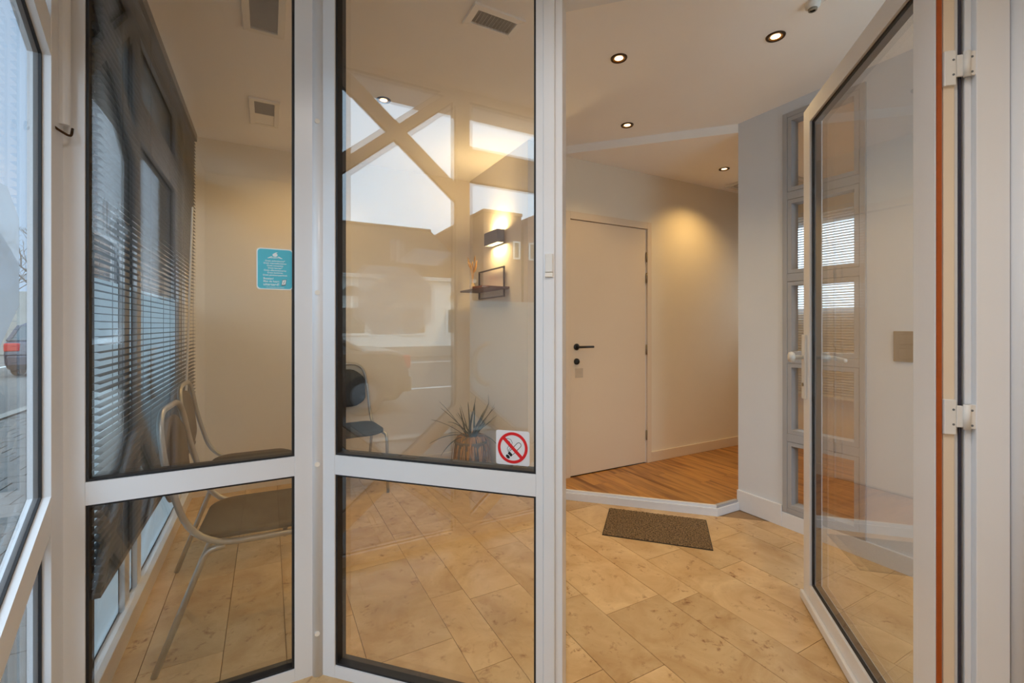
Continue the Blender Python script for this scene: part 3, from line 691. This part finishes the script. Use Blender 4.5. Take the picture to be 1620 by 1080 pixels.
def vent(x, y, label, dark, rot=0, fm='vent', hx=.085, hy=.2):
    t = thing('ceiling_vent', label, 'vent', (x, y, ZC), R(rot))
    po = rect(-hx, hx, -hy, hy); ix, iy = hx-.03, hy-.03; pi_ = rect(-ix, ix, -iy, iy)
    MB().ring(po, pi_, -.012, 0).build('frame', M[fm], t, bevel=.002)
    MB().box((-ix, -iy, -.003), (ix, iy, 0)).build('backing', M['vent_dark'], t)
    if dark == 1: MB().box((-ix, .012, -.009), (ix, iy, -.003)).build('blank_plate', M['vent'], t, bevel=.001)
    y_ = -iy+.006
    while y_ < (.004 if dark == 1 else iy-.008):
        MB().prism([(y_-.003, -.0035), (y_-.002, -.0035), (y_+.005, -.010), (y_+.004, -.010)], -ix, ix, 'x').build('slat', M['vent_dark'], t)
        y_ += .0165
    return t
vent(-.02, 3.34, 'ceiling air vent near the back wall above the chairs', 1)
vent(-.016, 2.23, 'ceiling air vent at the top edge above the teal sticker', 2)
vent(.90, 1.84, 'ceiling air vent seen through the top of the slanted panel', 2, 90, 'ceiling', .075, .125)
# detector with a short trunking line
sd = thing('smoke_detector', 'small white detector clip on the ceiling above the open door', 'detector', (2.05, 1.09, ZC))
MB().lathe([(0, -.026), (.018, -.026), (.028, -.018), (.03, 0)], seg=20).build('housing', M['white_plastic'], sd, smooth=True)
MB().lathe([(.010, -.034), (.016, -.034), (.018, -.026), (.010, -.026)], seg=16).build('sensor_ring', M['vent_dark'], sd, smooth=True)
MB().box((.02, -.5, -.008), (.032, -.01, 0)).build('trunking', M['ceiling'], sd)
# hall ceiling grille
hg = thing('ceiling_grille', 'white framed air grille in the hall ceiling beside the white pier', 'grille', (4.02, 2.55, ZH))
po = rect(-.24, .3, -.24, .24)
MB().ring(po, inset(po, .035), -.02, 0).build('frame', M['white_plastic'], hg, bevel=.002)
MB().prism(inset(po, .035), -.003, -.0005).build('backing', M['vent_dark'], hg)
for i in range(9): MB().box((-.2+i*.055, -.2, -.012), (-.19+i*.055, .2, -.003)).build('slat', M['vent'], hg)

# ------------------------------------------------------------------ wall lamp and shelf
sc = thing('wall_lamp', 'dark grey box wall lamp shining up and down above the shelf', 'lamp', (XN, 3.36, 1.975))
MB().box((-.022, -.05, -.04), (0, .05, .04)).build('back_plate', M['lamp_grey'], sc)
po = rect(-.088, -.022, -.123, .123)
MB().ring(po, inset(po, .006), -.053, .053).build('shade', M['lamp_grey'], sc)
MB().prism(inset(po, .006), .040, .046).build('diffuser', M['sconce_glow'], sc)
MB().prism(inset(po, .006), -.046, -.040).build('diffuser', M['sconce_glow'], sc)
for sg in (1, -1):
    ld = bpy.data.lights.new('sconce_light', 'AREA'); ld.shape = 'RECTANGLE'; ld.size = .05; ld.size_y = .22; ld.energy = (3.2 if sg > 0 else 2.2)*LAMP; ld.color = (1, .72, .34)
    o = bpy.data.objects.new('sconce_light', ld); COL.objects.link(o); o.parent = sc; o.location = (-.055, 0, sg*.048); o.rotation_euler = (R(180) if sg > 0 else 0, 0, 0)
sh = thing('wall_shelf', 'dark wooden wall shelf in a thin black rectangular frame', 'shelf', (XN, 3.5, 1.485))
po = rect(-.25, .25, 0, .25)
MB().ring(po, inset(po, .011), -.022, -.010, 'x').build('frame', M['black_metal'], sh)
MB().box((-.18, -.31, .062), (-.0, .30, .078)).build('board', M['shelf_wood'], sh, bevel=.002)
for y in (-.2, .2): MB().tube([(-.012, y, .245), (0, y, .245)], .006, 8).build('wall_fixing', M['black_metal'], sh)
va = thing('vase', 'small clay vase of dried golden grass on the wall shelf', 'vase', (1.60, 3.70, 1.5635))
MB().lathe([(0, 0), (.018, 0), (.026, .018), (.024, .04), (.010, .06), (.012, .072), (.009, .072), (.008, .05)], seg=20).build('body', M['vase'], va, smooth=True)
for i in range(9):
    a = rnd.uniform(0, 6.28); lean = rnd.uniform(.02, .09); hgt = rnd.uniform(.14, .24)
    tip = (lean*math.cos(a), lean*math.sin(a)-.03, .06+hgt)
    p = [(0, 0, .03), (tip[0]*.25, tip[1]*.25, .06+hgt*.5), tip]
    MB().tube(p, .0012, 5).build('stem', M['dry'], va)
    d = (Vector(tip)-Vector(p[1])).normalized(); b_ = Vector(tip)-d*.06
    MB().tube([b_, b_+d*.02, b_+d*.045, b_+d*.075], .006, 6, radii=[.001, .006, .007, .001]).build('seed_head', M['dry'], va, smooth=True)
bk = thing('book', 'flat rust brown book lying on the wall shelf', 'book', (1.61, 3.50, 1.5635), R(4))
MB().box((-.06, -.085, 0), (.06, .085, .003)).box((-.06, -.085, .019), (.06, .085, .022)).box((-.06, -.085, .003), (-.057, .085, .019)).build('cover', M['book'], bk)
MB().box((-.056, -.082, .003), (.057, .082, .019)).build('page_block', M['sticker_white'], bk)

# ------------------------------------------------------------------ doormat
dm = thing('doormat', 'brown coir doormat lying askew before the step', 'doormat', (2.1135, 2.039, .0006), R(-46.5))
MB().box((-.305, -.205, 0), (.305, .205, .004)).build('backing', M['gasket'], dm)
nx_, ny_ = 120, 80; mb = MB(); rr = random.Random(5); vv = []; ff = []
for j in range(ny_+1):
    for i in range(nx_+1):
        e_ = i in (0, nx_) or j in (0, ny_)
        vv.append((-.302+.604*i/nx_, -.202+.404*j/ny_, .004 if e_ else .009+rr.uniform(-.0022, .0022)))
for j in range(ny_):
    for i in range(nx_): a = j*(nx_+1)+i; ff.append((a, a+1, a+nx_+2, a+nx_+1))
mb.add(vv, ff); o = mb.build('pile', M['mat'], dm); o['kind'] = 'stuff'

# ------------------------------------------------------------------ stickers
def text_mesh(s, size, m, parent, name='lettering', loc=(0, 0, 0), align='CENTER', shear=0, xs=1):
    cu = bpy.data.curves.new(name, 'FONT'); cu.body = s; cu.size = size; cu.align_x = align; cu.shear = shear; cu.extrude = .00012; cu.offset = size*.012
    tmp = bpy.data.objects.new(name+'_t', cu); COL.objects.link(tmp)
    bpy.context.view_layer.update()
    me = bpy.data.meshes.new_from_object(tmp.evaluated_get(bpy.context.evaluated_depsgraph_get()))
    bpy.data.objects.remove(tmp); bpy.data.curves.remove(cu)
    me.transform(Matrix.Rotation(R(90), 4, 'X') @ Matrix.Scale(xs, 4, (1, 0, 0))); me.materials.clear(); me.materials.append(m)
    o = bpy.data.objects.new(name, me); COL.objects.link(o); o.parent = parent; o.location = loc; return o
st = thing('window_sticker', 'teal rounded sticker with white lettering on the front glass panel', 'sticker', (.0215, 1.7795, 1.447))
MB().prism(rrect(-.0565, .0565, -.0715, .0715, .012), -.0008, 0, 'y').build('border', M['print_white'], st)
MB().prism(rrect(-.053, .053, -.068, .068, .010), -.0012, -.0008, 'y').build('ground', M['teal'], st)
yt = -.0014
mk = MB(); mk.prism([(.008*math.cos(R(a))*1.0, .049+.0058*math.sin(R(a))) for a in range(0, 360, 30)], yt, -.0012, 'y')
mk.prism([(-.007, .052), (.001, .0575), (.009, .0585), (.004, .055)], yt, -.0012, 'y'); mk.build('emblem', M['print_white'], st)
MB().prism([(-.024, .0375), (-.010, .0445), (-.009, .0425), (-.019, .0368)], yt, -.0012, 'y').prism([(.024, .0375), (.010, .0445), (.009, .0425), (.019, .0368)], yt, -.0012, 'y').build('emblem_wing', M['print_white'], st)
text_mesh('ARGENTA', .0078, M['print_white'], st, loc=(0, yt, .0372))
for i, s_ in enumerate(('Gratis zichtrekening*', 'Gratis internetbankieren', 'Gratis transacties', 'Gratis kaarten*', 'Gratis effectenbewaring', 'Gratis bankieren', 'Gratis pensioenspaarboek')):
    text_mesh(s_, .0078, M['print_white'], st, loc=(0, yt, .0255-i*.0082), shear=.12, xs=.92)
text_mesh('Betalen?', .0095, M['print_white'], st, loc=(-.036, yt, -.0365), align='LEFT')
text_mesh('Met de kaart', .0095, M['print_white'], st, loc=(-.036, yt, -.046), align='LEFT')
text_mesh('uiteraard!', .0125, M['print_white'], st, loc=(-.036, yt, -.0575), align='LEFT')
MB().prism([(.0195, -.058), (.033, -.056), (.036, -.035), (.022, -.0365)], yt, -.0012, 'y').build('card_picture', M['print_grey'], st)
MB().prism([(.021, -.054), (.032, -.0525), (.0345, -.0365), (.0233, -.038)], yt-.0002, -.0012, 'y').build('card_face', M['print_white'], st)
MB().prism([(.025, -.0505), (.0275, -.050), (.0305, -.0405), (.0285, -.041)], yt-.0004, -.0012, 'y').build('card_face', M['vent_dark'], st)
text_mesh('* zie voorwaarden in het kantoor', .0042, M['print_white'], st, loc=(0, yt, -.0645))

ns = thing('no_smoking_sign', 'white square no smoking sticker with red ring on the slanted glass panel', 'sign', (.6795, 1.2705, .862), R(-45))
ns.location = (.16+.7071*.722+.7071*.0195, 1.76-.7071*.722+.7071*.0195, .862)
MB().prism(rrect(-.0555, .0555, -.0545, .0545, .007), -.0006, 0, 'y').build('ground', M['sticker_white'], ns)
yt = -.0010
def circ(r, n=48, cx_=0, cz_=0, a0=0, a1=360): return [(cx_+r*math.cos(R(a0+(a1-a0)*k/n)), cz_+r*math.sin(R(a0+(a1-a0)*k/n))) for k in range(n)]
MB().ring(circ(.0495), circ(.0405), -.0014, -.0006, 'y').build('red_ring', M['red'], ns)
d_ = .0405/1.414; w_ = .0036
MB().prism([(-d_-w_, d_-w_), (d_-w_, -d_-w_), (d_+w_, -d_+w_), (-d_+w_, d_+w_)], -.0014, -.0006, 'y').build('red_bar', M['red'], ns)
def line2(pts, w, m, name):
    mb = MB()
    for p, q in zip(pts, pts[1:]):
        dx, dz = q[0]-p[0], q[1]-p[1]; l = math.hypot(dx, dz) or 1; nx2, nz2 = -dz/l*w/2, dx/l*w/2
        mb.prism([(p[0]-nx2, p[1]-nz2), (q[0]-nx2, q[1]-nz2), (q[0]+nx2, q[1]+nz2), (p[0]+nx2, p[1]+nz2)], yt, -.0006, 'y')
    return mb.build(name, m, ns)
ca, sa = math.cos(R(47)), math.sin(R(47))
def cg(u, v): return (-.015+u*ca-v*sa, -.028+u*sa+v*ca)
line2([cg(.016, .0075), cg(.052, .0075)]+[cg(.052+.0075*math.sin(R(a)), .0075*math.cos(R(a))) for a in range(0, 181, 20)]+[cg(.052, -.0075), cg(.016, -.0075)], .0017, M['print_black'], 'cigarette')
MB().prism([cg(.006, -.0075), cg(.015, -.0075), cg(.015, .0075), cg(.006, .0075)], yt, -.0006, 'y').build('ember', M['print_black'], ns)
MB().prism([cg(-.001+.005*math.cos(R(a)), .0075*math.sin(R(a))) for a in range(0, 360, 24)], yt, -.0006, 'y').build('ember', M['print_black'], ns)
line2([(-.014, -.014), (-.018, -.004), (-.014, .004), (-.004, .006), (-.001, .016), (-.006, .026), (-.016, .029), (-.023, .027)], .0014, M['print_grey'], 'smoke_line')
line2([(-.0125, -.016), (-.013, -.008), (-.008, -.002), (-.006, .010), (-.010, .019), (-.017, .022)], .0014, M['print_grey'], 'smoke_line')

# ------------------------------------------------------------------ chairs
def make_chair(name, label, sm, bm_):
    t = thing(name, label, 'chair', group='stacking chairs in the waiting area')
    # local: seat faces +y
    w = .215
    loop = [(-w, .22, .43), (-w, -.20, .435), (-w*.98, -.285, .72), (-w*.82, -.315, .93), (w*.82, -.315, .93), (w*.98, -.285, .72), (w, -.20, .435), (w, .22, .43)]
    # back loop: rounded top, seat rails at the sides
    pts = bend([Vector(p) for p in loop], .15, 8)
    MB().tube(pts, .0115, 12).build('frame', M['chrome'], t, smooth=True)
    for s in (-1, 1):
        MB().tube(bend([(s*w, .15, .430), (s*w, .235, .43), (s*w*1.02, .255, 0.002)], .06, 6), .0112, 12).build('leg', M['chrome'], t, smooth=True)
        MB().tube(bend([(s*w, -.10, .423), (s*w, -.16, .418), (s*w*1.04, -.315, .002)], .07, 6), .0112, 12).build('leg', M['chrome'], t, smooth=True)
    MB().tube([(-w, .10, .425), (w, .10, .425)], .009, 10).build('cross_bar', M['chrome'], t, smooth=True)
    MB().tube([(-w, -.12, .425), (w, -.12, .425)], .009, 10).build('cross_bar', M['chrome'], t, smooth=True)
    # seat shell
    def shell(poly, f, thick, name, m, axis):
        bm = bmesh.new(); n = len(poly); rings = [1, .96, .75, .45, .15]
        lay = []
        cx_ = sum(p[0] for p in poly)/n; cy_ = sum(p[1] for p in poly)/n
        vs_ = []; fs = []
        for sgn in (1, -1):
            for r_ in rings:
                for p in poly:
                    u, v = cx_+(p[0]-cx_)*r_, cy_+(p[1]-cy_)*r_
                    hgt = f(u, v)+sgn*(thick/2 if r_ < 1 else thick*.28)
                    vs_.append((u, v, hgt) if axis == 'z' else (u, hgt, v))
        k = len(rings)
        for si in range(2):
            for i in range(k-1):
                for j in range(n):
                    j2 = (j+1) % n; b0 = si*k*n
                    fs.append((b0+i*n+j, b0+i*n+j2, b0+(i+1)*n+j2, b0+(i+1)*n+j))
            fs.append(tuple(si*k*n+(k-1)*n+j for j in range(n)))
        for j in range(n):
            j2 = (j+1) % n; fs.append((j, j2, k*n+j2, k*n+j))
        return MB().add(vs_, fs).build(name, m, t, smooth=True)
    sp_ = rrect(-.215, .215, -.20, .235, .10, 7)
    shell(sp_, lambda u, v: .468-.018*math.cos(u*5)-(.05*max(0, v-.14)**1.5*6)+.01*(max(0, -v-.1)*2), .02, 'seat', sm, 'z')
    bp = [(.195*math.cos(a)*(1-.10*math.sin(a)), .725+.145*math.sin(a)) for a in [2*math.pi*k/36 for k in range(36)]]
    bp = [(max(-.19, min(.19, p[0]*1.12)), max(.575, min(.885, .73+(p[1]-.725)*1.18))) for p in bp]
    shell(bp, lambda u, v: -.278-.10*(v-.72)-.03+.35*u*u, .014, 'backrest', bm_, 'y')
    return t
ch = make_chair('stacking_chair', 'brown grey tube framed chair nearest the camera, back to the blind', M['seat'], M['back'])
ch.location = (-.03, 2.22, 0); ch.rotation_euler = (0, 0, R(-93))
c2 = copy_tree(ch); c2.location = (-.09, 3.04, 0); c2.rotation_euler = (0, 0, R(-91)); c2['label'] = 'brown grey tube framed chair second from the camera, back to the blind'
c3 = make_chair('stacking_chair', 'black seated tube framed chair against the back wall, behind the slanted panel', M['seat_black'], M['seat_black'])
c3.location = (.555, 3.66, 0); c3.rotation_euler = (0, 0, R(180+4))

# ------------------------------------------------------------------ potted plant
pl = thing('potted_plant', 'spiky green plant with withered drooping leaves in the back corner', 'plant', (1.52, 3.55, 0))
MB().lathe([(0, 0), (.10, 0), (.135, .25), (.145, .27), (.138, .28), (.125, .268), (.122, .25)], seg=28).build('pot', M['pot'], pl, smooth=True)
MB().lathe([(0, .262), (.124, .258)], seg=24).build('soil', M['soil'], pl)
def blade(dir_a, length, rise, droop, w, m, name, base=(0, 0, .27), r0=.02):
    n = 9; vs_ = []; fs = []
    ca_, sa_ = math.cos(dir_a), math.sin(dir_a); ww = Vector((-sa_, ca_, 0))
    for i in range(n):
        u = i/(n-1); rad = r0+length*(u*math.cos(rise)); z = length*(math.sin(rise)*u)-droop*u*u*length
        p = Vector((min(base[0]+ca_*rad, .165), min(base[1]+sa_*rad, .42), max(base[2]+z, .02))); wd = w*(1-u)**.7*(.6+.4*min(1, u*6))+.0006
        vs_ += [p-ww*wd+Vector((0, 0, .003*(1-u))), p-Vector((0, 0, .001)), p+ww*wd+Vector((0, 0, .003*(1-u)))]
    for i in range(n-1):
        a = i*3; fs += [(a, a+1, a+4, a+3), (a+1, a+2, a+5, a+4)]
    nv = len(vs_); top = [(v[0], v[1], v[2]+.0016) for v in vs_]
    fs2 = [tuple(i+nv for i in f) for f in fs]
    return MB().add([tuple(v) for v in vs_]+top, fs+fs2).build(name, m, pl, smooth=True)
for i in range(30):
    a = i*2.399+rnd.uniform(-.2, .2); rise = R(rnd.uniform(15, 78)); ln = rnd.uniform(.26, .46)
    blade(a, ln, rise, rnd.uniform(.1, .75)*(1.1-math.sin(rise)), .009, M['leaf'], 'leaf', (rnd.uniform(-.03, .03), rnd.uniform(-.03, .03), .30))
for i in range(72):
    a = i*2.399+rnd.uniform(-.3, .3); fall = rnd.uniform(.14, .27); out = rnd.uniform(.075, .115); n = 9; vs_ = []; fs = []
    ca_, sa_ = math.cos(a), math.sin(a); ww = Vector((-sa_, ca_, 0)); tw = rnd.uniform(-.03, .03)
    for k in range(n):
        u = k/(n-1); rad = .055+out*(1-math.exp(-4.5*u)); z = .31+.035*math.sin(math.pi*min(1, u*2.2))*(1-u)-fall*u**1.4
        p = Vector((ca_*rad, sa_*rad, max(z, .012)))+ww*tw*u; wd = .0085*(1-u)**.6*(.6+.4*min(1, u*6))+.0008
        vs_ += [p-ww*wd, p+Vector((ca_, sa_, 0))*.0025, p+ww*wd]
    for k in range(n-1): b_ = k*3; fs += [(b_, b_+1, b_+4, b_+3), (b_+1, b_+2, b_+5, b_+4)]
    nv = len(vs_); inn = [v-Vector((ca_, sa_, 0))*.0012 for v in vs_]
    MB().add(vs_+inn, fs+[tuple(q+nv for q in f) for f in fs]).build('withered_leaf', M['leaf_dead'], pl, smooth=True)

# ------------------------------------------------------------------ street: ground, houses, cars, tree
ZG = -.12
tag(MB().box((-40, -40, ZG-.3), (-.62, 60, ZG-.02)).build('ground', M['asphalt']), 'grey street ground outside the porch', 'ground', kind='structure')
pv = tag(thing('pavement', 'p', 'pavement'), 'grey paved footpath outside the porch window', 'pavement', kind='structure')
mb = MB(); rp_ = random.Random(9)
y = -6.0; r_ = 0
while y < 10:
    if y < -1.5: y += .222; r_ += 1; continue
    x = -3.4+(.11 if r_ % 2 else 0)
    while x < -.66:
        z = ZG+rp_.uniform(-.003, .003)
        x1 = min(x+.215, -.64); vs_ = [(x, y, z), (x1, y, z), (x1, y+.215, z), (x, y+.215, z), (x-.003, y-.003, z-.02), (x1+.003, y-.003, z-.02), (x1+.003, y+.218, z-.02), (x-.003, y+.218, z-.02)]
        mb.add(vs_, [(0,1,2,3),(4,5,1,0),(5,6,2,1),(6,7,3,2),(7,4,0,3)])
        x += .222
    y += .222; r_ += 1
o = mb.build('pavers', M['paving'], pv); o['kind'] = 'stuff'
MB().box((-3.62, -20, ZG-.1), (-3.45, 40, ZG+.01)).build('kerb', M['concrete'], pv)
tag(MB().box((-3.4, -9, ZG-.02), (6, -1.5, ZG)).build('bounce_forecourt', M['bounce_forecourt']), 'pale concrete forecourt in front of the porch, added out of view to bounce daylight', 'bounce_forecourt', kind='structure')  # added pale slab, bounces daylight up to the ceiling
ln_ = tag(thing('road_marking', 'r', 'road marking'), 'white edge lines painted along the street', 'road marking', kind='structure')
MB().box((-7.9, -20, ZG-.02), (-7.75, 40, ZG-.014)).build('line', M['road_white'], ln_)
MB().box((-14.9, -20, ZG-.02), (-14.7, 40, ZG-.014)).build('line', M['road_white'], ln_)

hs = thing('house', 'low white house with brown tiled roof and arched windows across the street', 'house', (-17.7, -2.1, ZG))
HX = 0
ya, yb = -4.4, 12.0
MB().box((-7, ya, 0), (0, yb, 3.5)).build('wall', M['render_white'], hs)
MB().box((-.0, ya, 0), (.05, yb, .45)).build('plinth', M['concrete'], hs)
MB().box((-.02, ya-.1, 3.38), (.28, yb, 3.52)).build('gutter', M['render_white'], hs)
rh_ = MB(); rh_.add([(.3, ya-.15, 3.45), (.3, yb, 3.45), (-3.4, yb, 6.35), (-3.4, ya+.9, 6.35), (-7.2, ya-.15, 3.45), (-7.2, yb, 3.45)],
                  [(0,1,2,3),(4,3,2,5),(0,3,4),(1,5,2),(0,4,5,1)])
rh_.build('roof', M['roof'], hs)
MB().tube([(-3.4, ya+.9, 6.37), (-3.4, yb, 6.37)], .09, 8).build('ridge', M['roof'], hs)
for yy in (-3.7, -1.6, 1.0, 3.4, 6):
    f = MB().ring(rect(yy-.62, yy+.62, .95, 2.2), rect(yy-.5, yy+.5, 1.05, 2.1), 0, .06, 'x').build('window', M['render_white'], hs)
    MB().box((0.0, yy-.5, 1.05), (.02, yy+.5, 2.1)).build('pane', M['win_dark'], f)
    arc = [(yy+.55*math.cos(R(a)), 2.55+.55*math.sin(R(a))) for a in range(0, 181, 15)]
    arc2 = [(yy+.43*math.cos(R(a)), 2.6+.43*math.sin(R(a))) for a in range(0, 181, 15)]
    f2 = MB().ring(arc, arc2, 0, .06, 'x').build('arched_window', M['render_white'], hs)
    MB().prism(arc2, 0, .02, 'x').build('pane', M['win_dark'], f2)
bh = thing('house', 'tall red brick house with flat parapet beside the white house across the street', 'house', (-17.0, -6.78, ZG))
MB().box((-8, -2.0, 0), (0, 0, 6.6)).build('wall', M['brick_red'], bh)
MB().box((-8.1, -2.02, 6.6), (.08, .05, 6.75)).build('parapet', M['brick_red'], bh)
b2 = thing('house', 'gabled red brick house beyond the flat topped brick house across the street', 'house', (-17.0, -8.92, ZG))
MB().box((-8, -7, 0), (0, 0, 6.1)).build('wall', M['brick_red'], b2)
MB().add([(0.05, .05, 6.0), (.05, -7.05, 6.0), (-8, -7.05, 6.0), (-8, .05, 6.0), (.05, -.5, 6.75), (.05, -6.5, 6.75), (-8, -6.5, 6.75), (-8, -.5, 6.75)],
         [(0,1,2,3),(4,5,6,7),(0,1,5,4),(1,2,6,5),(2,3,7,6),(3,0,4,7)]).build('roof', M['brick_red'], b2)
for par, yy in ((bh, -1.72), (b2, -.45), (b2, -3.2)):
    f = MB().ring(rect(yy-.19, yy+.19, 4.55, 5.4), rect(yy-.12, yy+.12, 4.62, 5.33), 0, .06, 'x').build('window', M['render_white'], par)
    MB().box((0, yy-.12, 4.62), (.02, yy+.12, 5.33)).build('pane', M['win_dark'], f)
nb = thing('house', 'neighbouring brick house whose side wall shows dimly through the blind', 'house', (-.62, 4.75, ZG))
MB().box((-.72, 0, 0), (3, 9, 6.5)).build('wall', M['brick_purple'], nb)
gw = thing('garage', 'pale concrete garage with a wall behind the dark car', 'garage', (-11.5, 30, ZG))
MB().box((-4, 0, 0), (5, 3, 3.0)).build('wall', M['concrete'], gw)
MB().add([(-4.2, -.2, 3.0), (-.4, -.2, 3.0), (-2.3, -.2, 4.6), (-4.2, 3.2, 3.0), (-.4, 3.2, 3.0), (-2.3, 3.2, 4.6)], [(0,1,2),(3,5,4),(0,2,5,3),(1,4,5,2),(0,3,4,1)]).build('roof', M['roof'], gw)
MB().box((-3.6, -.05, 0), (-1.2, 0, 2.2)).build('garage_door', M['concrete'], gw, bevel=.01)

def make_car(name, label, paint, loc, rotz, hatch):
    t = thing(name, label, 'car', loc, rotz)
    # local: length along y (rear at y=0, front at +y), width along x
    Ln, W = (3.9, 1.7) if hatch else (4.7, 1.8)
    if hatch:
        prof = [(.05, .35), (.0, .62), (.04, .92), (.22, 1.0), (2.7, .98), (3.55, .86), (3.86, .66), (3.9, .35), (3.7, .2), (.2, .2)]
        gh = [(.16, .98), (.42, 1.38), (.75, 1.46), (1.9, 1.45), (2.75, .97)]
    else:
        prof = [(.06, .38), (.0, .62), (.05, .92), (.25, 1.0), (1.0, 1.02), (3.3, .98), (4.3, .84), (4.66, .62), (4.7, .36), (4.5, .2), (.2, .2)]
        gh = [(.75, 1.0), (1.45, 1.40), (1.9, 1.45), (2.6, 1.43), (3.4, .97)]
    def loft(pr, half, tops):
        vs_ = []; fs = []; n = len(pr)
        for hx, dz in half:
            for p in pr: vs_.append((hx*tops(p[1]), p[0], p[1]))
        k = len(half)
        for i in range(k-1):
            for j in range(n): fs.append((i*n+j, i*n+(j+1) % n, (i+1)*n+(j+1) % n, (i+1)*n+j))
        fs += [tuple(range(n)), tuple((k-1)*n+j for j in range(n))]
        return MB().add(vs_, fs)
    o = loft(prof, [(-W/2, 0), (-W/2*.6, 0), (0, 0), (W/2*.6, 0), (W/2, 0)], lambda z: 1-.10*max(0, abs(z-.6)-.15)).build('body', paint, t, bevel=.06)
    g = loft(gh, [(-W/2*.93, 0), (0, 0), (W/2*.93, 0)], lambda z: 1-.42*max(0, z-.97)).build('cabin', M['car_glass'], t, bevel=.04)
    # roof and pillars over the glass
    top = [p for p in gh if p[1] > 1.3]
    vs_ = []
    for sx in (-1, 1):
        for p in top: vs_.append((sx*W/2*.93*(1-.42*(p[1]-.97))*1.0, p[0], p[1]+.012))
    n = len(top); vs2 = [(v[0], v[1], v[2]-.03) for v in vs_]
    fs = [(i, i+1, n+i+1, n+i) for i in range(n-1)]+[(2*n+i, 3*n+i, 3*n+i+1, 2*n+i+1) for i in range(n-1)]+[(0, n, 3*n, 2*n), (n-1, 2*n-1, 4*n-1, 3*n-1)]+[(i, 2*n+i, 2*n+i+1, i+1) for i in range(n-1)]+[(n+i, n+i+1, 3*n+i+1, 3*n+i) for i in range(n-1)]
    MB().add(vs_+vs2, fs).build('roof', paint, t, bevel=.01)
    for sx in (-1, 1):
        for a, b in ((gh[0], gh[1]), (gh[-2], gh[-1])):
            xa, xb = sx*W/2*.935*(1-.42*max(0, a[1]-.97)), sx*W/2*.935*(1-.42*max(0, b[1]-.97))
            MB().tube([(xa, a[0], a[1]), (xb, b[0], b[1])], .045, 8).build('pillar', paint, t)
        for wy in ((.72, Ln-.78)):
            w_ = MB().lathe([(0, -.10), (.20, -.10), (.30, -.09), (.32, -.06), (.32, .06), (.30, .09), (.20, .10), (0, .10)], (sx*(W/2-.10), wy, .32), 28, 'x').build('wheel', M['tyre'], t, smooth=False)
            MB().lathe([(0, .0), (.06, .012), (.19, .008), (.20, -.01)] if sx > 0 else [(0, 0), (.06, -.012), (.19, -.008), (.20, .01)], (sx*(W/2+.002), wy, .32), 20, 'x').build('rim', M['rim'], w_)
        MB().box((sx*W/2*.98, -.015, .70), (sx*W/2*.62, .28, .92)).build('tail_light', M['tail'], t, bevel=.03)
    MB().box((-W/2*.9, -.05, .32), (W/2*.9, .1, .58)).build('bumper', paint, t, bevel=.03)
    MB().box((-.26, -.06, .62), (.26, .02, .73)).build('number_plate', M['sticker_white'], t)
    return t
make_car('car', 'dark navy hatchback parked down the street, seen through the left window', M['car_navy'], (-5.35, 17.0, ZG-.02), R(3), True)
make_car('car', 'bronze brown saloon parked along the street, reflected in the slanted panel', M['car_brown'], (-6.1, -.05, ZG-.02), R(0), False)
# bare tree
def tree(x, y, label, seed, h=6):
    r_ = random.Random(seed); t = thing('bare_tree', label, 'tree', (x, y, ZG), group=None)
    trunk = MB(); br = MB()
    trunk.tube([(0, 0, 0), (.05, 0, h*.3), (.02, .05, h*.55)], .14, 8, radii=[.18, .14, .10])
    def grow(p, d, l, r, k):
        q = p+d*l; br.tube([p, (p+q)/2+Vector((r_.uniform(-.04, .04),)*3)*l, q], r, 5, radii=[r, r*.85, r*.6])
        if k == 0: return
        for _ in range(3):
            nd_ = (d+Vector((r_.uniform(-.8, .8), r_.uniform(-.8, .8), r_.uniform(-.1, .6)))).normalized(); grow(q, nd_, l*.68, r*.58, k-1)
    for i in range(6):
        a = i*1.05; grow(Vector((.02, .05, h*(.36+.03*i))), Vector((math.cos(a)*.7, math.sin(a)*.7, .7)).normalized(), h*.2, .06, 4)
    trunk.build('trunk', M['bark'], t, smooth=True); o = br.build('branches', M['bark'], t); o['kind'] = 'stuff'
tree(-11.6, 36, 'bare winter tree behind the garage roof', 4, 7.5)
tree(-15.5, 41, 'second bare winter tree farther down the street', 8, 7)
